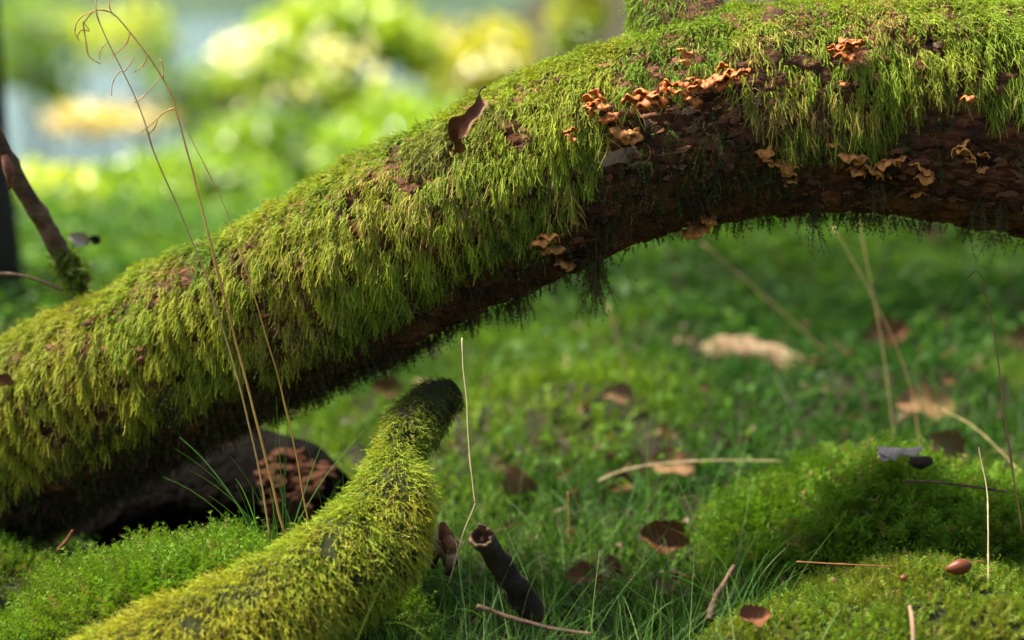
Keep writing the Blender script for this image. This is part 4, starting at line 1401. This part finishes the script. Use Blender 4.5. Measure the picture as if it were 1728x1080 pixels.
def litter():
    acc = Acc()
    N = 1500
    y = 1.7 + rng.uniform(0, 1, N) ** 1.5 * 2.2
    x = rng.uniform(-1, 1, N) * (0.24 * y + 0.05)
    q = np.stack([x, y, 0 * x], -1)
    keep = (fbm(q, 4, 2, 120) > -0.05) & ~((x > 0.12) & (y < 2.12)) & ~((x < -0.08) & (y < 2.1))
    x, y = x[keep], y[keep]
    N = len(x)
    z = np.array([floor_z(a, b) for a, b in zip(x, y)]) + rng.uniform(0.004, 0.018, N)
    a = rng.uniform(0, 6.28, N)
    colr = mixcol((0.06, 0.03, 0.015), (0.26, 0.15, 0.07), rng.uniform(0, 1, N) ** 1.5)
    leaves(acc, np.stack([x, y, z], -1), np.stack([np.cos(a), np.sin(a), rng.normal(0, 0.4, N)], -1), nrmz(np.array([0, 0, 1.0]) + rng.normal(0, 0.6, (N, 3))), rng.uniform(0.006, 0.028, N) * np.clip(y - 1.35, 0.45, 1.2), rng.uniform(0.004, 0.014, N) * np.clip(y - 1.35, 0.45, 1.2), colr, 0.35)
    k = rng.integers(0, N, 260)
    p = np.stack([x[k], y[k], z[k]], -1)
    blades(acc, p, np.stack([np.cos(a[k]), np.sin(a[k]), rng.normal(0.1, 0.2, 260)], -1), rng.uniform(0.02, 0.07, 260), 0.0014, colr[k] * 0.8, K=3, grav=0.03, jit=0.12)
    put('leaf_litter', acc.mesh('leaf_litter'), M['straw'])['kind'] = 'stuff'


litter()


def tuft(label, px, py, d, n, L, lean, spread=0.35):
    base = P(px, py, d)
    base[2] = floor_z(base[0], base[1])
    o = thing('grass_tuft', label, 'grass tuft', tuple(base), 'green grass tufts')
    for k in range(n):
        acc = Acc()
        root = np.array([[rng.normal(0, 0.012), rng.normal(0, 0.008), 0]])
        blades(acc, root, np.array([[lean + rng.normal(0, spread), rng.normal(0, 0.2), 1.0]]), np.array([L * rng.uniform(0.55, 1.2)]), 0.0013, np.array([(0.07, 0.19, 0.035)]) * rng.uniform(0.7, 1.3), K=9, grav=0.085, jit=0.02)
        put('blade', acc.mesh('blade'), M['grass'], o)


tuft('grass tuft at the foot of the three dry stems before the hollow', 470, 905, 2.05, 22, 0.12, -0.25, 0.5)
tuft('fine grass blades rising beside the mossy branch neck', 612, 830, 2.06, 9, 0.12, 0.05, 0.15)
tuft('dark grass blades beside the wood at the branch foot', 770, 980, 2.02, 10, 0.09, 0.2, 0.4)
tuft('loose grass blades in front of the yellow green mound', 1260, 1040, 1.95, 14, 0.09, -0.2, 0.5)
tuft('grass tuft at the bottom edge before the hollow stick', 860, 1075, 1.85, 16, 0.09, 0.0, 0.5)
tuft('upright dark grass behind the right mounds', 1590, 740, 2.5, 14, 0.13, -0.1, 0.25)


# ------------------------------------------------------------------ trees and bushes beyond
def bush(label, px, py, d, rx, ry, n, ca, cb, size=0.05, glint_sprays=(), dens_pow=0.6, name='bush', cat='bush', grp='bushes beyond the clearing'):
    c = P(px, py, d)
    kx = K_PX * d
    rx, ry = rx * kx, ry * kx
    g = float(gz(c[0], c[1]))
    o = thing(name, label, cat, (c[0], c[1], g), grp)
    acc = Acc()
    m_ = 3 * n
    v = nrmz(rng.normal(size=(m_, 3))) * rng.uniform(0, 1, (m_, 1)) ** (1 / 2.2)
    pos = c + v * np.array([rx, max(rx, 0.5) * 0.9, ry])
    f = fbm(pos, 3.2, 3, px * 0.01)
    keep = (f > -0.02) & (pos[:, 2] > g)
    pos = pos[keep][:n]
    N = len(pos)
    colr = mixcol(ca, cb, 0.5 + 1.2 * fbm(pos, 1.8, 2, py * 0.01) + 0.3 * rng.normal(size=N)) * rng.uniform(0.7, 1.25, (N, 1))
    leaves(acc, pos, rng.normal(size=(N, 3)) + np.array([0, 0, -0.4]), nrmz(np.array([0, 0, 1.0]) + rng.normal(0, 0.7, (N, 3))), size * rng.uniform(0.7, 1.3, N), size * 0.65 * rng.uniform(0.7, 1.3, N), colr)
    for (sx, sy, sn) in glint_sprays:
        sp = P(sx, sy, d - 0.5) + rng.normal(0, 0.035, (sn, 3)) * np.array([1.2, 1, 0.8])
        leaves(acc, sp, rng.normal(size=(sn, 3)), nrmz(SUNV + np.array([0, -0.5, 0]) + rng.normal(0, 0.3, (sn, 3))), 0.05, 0.035, np.tile((0.75, 0.76, 0.5), (sn, 1)))  # pale leaf colour stands in for bright glints among the foliage
    lo = (c[0], c[1], g)
    fo = put('foliage', local(acc.mesh('foliage'), lo), M['bush_leaf'], o)
    fo['kind'] = 'stuff'
    for k in range(5):
        top = c + rng.normal(0, 0.4, 3) * np.array([rx, rx, ry])
        b0 = np.array([c[0] + rng.normal(0, 0.06), c[1] + rng.normal(0, 0.06), g - 0.03])
        pth = crom(np.array([b0, (b0 + top) / 2 + rng.normal(0, 0.05, 3), top]), 8)
        V, F = tube(pth, np.linspace(0.012, 0.004, 8), 6)
        put('stem', local(make_mesh('bush_stem', V, F), lo), M['trunk'], o)


SUNV = np.array(sun_dir)
YG1, YG2 = (0.25, 0.40, 0.045), (0.42, 0.50, 0.09)
G1, G2 = (0.06, 0.15, 0.025), (0.16, 0.29, 0.04)
AU1, AU2 = (0.38, 0.30, 0.04), (0.45, 0.22, 0.05)
bush('bright yellow green bush in the sun behind the middle of the log', 570, 120, 8.5, 200, 120, 2400, YG1, YG2, 0.06, [(400, 85, 55), (562, 95, 40), (470, 60, 8), (500, 150, 8), (620, 110, 8), (440, 180, 6)])
bush('green bush low behind the left slope of the log', 300, 350, 6.5, 210, 100, 2200, G2, YG1, 0.045)
bush('light green bush at the left edge beside the dark trunk', 50, 365, 6.0, 130, 85, 1300, G2, YG2, 0.045)
bush('dark green bush behind the curled stem tips', 340, 150, 10, 110, 130, 900, G1, G2, 0.06)
bush('yellow and orange autumn bush beyond the upper log', 800, 95, 10, 110, 70, 900, AU1, YG2, 0.06, [(840, 100, 16), (740, 85, 12), (780, 110, 10)])
bush('green bush low behind the upper log', 700, 250, 7, 170, 90, 1500, G2, YG1, 0.05)
bush('mixed green bush at the top left corner', 60, 80, 11, 110, 110, 800, G1, YG1, 0.06)
bush('olive bush beside the branch stub', 985, 60, 9.5, 60, 110, 700, G2, AU1, 0.06)
bush('yellow green bush at the upper middle beyond the first bush', 600, 30, 12, 130, 90, 900, YG1, YG2, 0.06)
bush('pale cream flowering shrub in the gap left of the stems', 170, 200, 9, 110, 22, 420, (0.60, 0.48, 0.34), (0.5, 0.46, 0.26), 0.05)
bush('pale green bush farther off at the top left', 215, 45, 13, 130, 70, 420, G2, YG2, 0.07)
bush('wide green bush low behind the stems', 460, 270, 7.5, 150, 80, 1500, G1, YG1, 0.05)


def tree(label, px, d, r, hgt, crown_c, crown_r, n, lean=0.0):
    b = P(px, 540, d)
    tree_at(label, b[0], b[1], r, hgt, crown_c, crown_r, n, lean)


def tree_at(label, bx, by, r, hgt, crown_c, crown_r, n, lean=0.0):
    b = np.array([bx, by, 0.0])
    g = float(gz(b[0], b[1]))
    lo = (b[0], b[1], g)
    o = thing('tree', label, 'tree', lo, 'trees round the clearing')
    zz = np.linspace(-0.05, hgt, 24)
    pth = np.stack([b[0] + lean * zz + 0.03 * np.sin(zz), b[1] + 0.03 * np.cos(zz * 1.3), g + zz], -1)
    V, F = tube(pth, r * (1 - 0.6 * np.linspace(0, 1, 24)) + 0.5 * r * np.exp(-np.linspace(0, 1, 24) * 30), 28, 0.08, 8)
    put('trunk', local(make_mesh('trunk', V, F, smooth=True), lo), M['trunk'], o)
    cc = np.array([b[0] + crown_c[0], b[1] + crown_c[1], g + crown_c[2]])
    for k in range(9):
        e = cc + rng.normal(0, 0.5, 3) * np.array(crown_r)
        s_ = pth[14 + k]
        V, F = tube(crom(np.array([s_, (s_ + e) / 2 + np.array([0, 0, 0.2]), e]), 8), np.linspace(r * 0.3, 0.01, 8), 8)
        put('limb', local(make_mesh('limb', V, F), lo), M['trunk'], o)
    acc = Acc()
    v = nrmz(rng.normal(size=(3 * n, 3))) * rng.uniform(0, 1, (3 * n, 1)) ** 0.4
    pos = cc + v * np.array(crown_r)
    pos = pos[fbm(pos, 1.6, 3, bx) > -0.12][:n]
    N = len(pos)
    colr = mixcol(G1, G2, rng.uniform(0, 1, N))
    leaves(acc, pos, rng.normal(size=(N, 3)), nrmz(np.array([0, 0, 1.0]) + rng.normal(0, 0.6, (N, 3))), 0.09 * rng.uniform(0.7, 1.3, N), 0.06, colr)
    c = put('crown', local(acc.mesh('crown'), lo), M['green_leaf'], o)
    c['kind'] = 'stuff'


tree('dark tree trunk at the left edge of the clearing', -182, 3.6, 0.135, 7.5, (0.2, 1.0, 6.0), (1.6, 1.6, 1.4), 2500, 0.013)

# unseen trees added at left, crowns placed up-sun to dim and dapple the clearing
SD = np.array(sun_dir)


def shade_tree(label, gx, gy, t, crown_r, n, r=0.11):
    c = np.array([gx, gy, 0.1]) + SD * t
    px0 = 864 + (c[0] - 0.4) / (c[1] + 0.3) / K_PX
    tree_at(label, c[0] - 0.4, c[1] + 0.3, r, c[2] + 1.2, (0.4, -0.3, c[2] - float(gz(c[0] - 0.4, c[1] + 0.3))), crown_r, n)


shade_tree('slender unseen tree added at left to dapple the sun', -0.1, 2.1, 7.0, (1.5, 1.3, 1.0), 350)
shade_tree('broad dense unseen tree added far left to shade the grass', 0.75, 3.7, 7.5, (1.2, 1.3, 1.0), 1700)
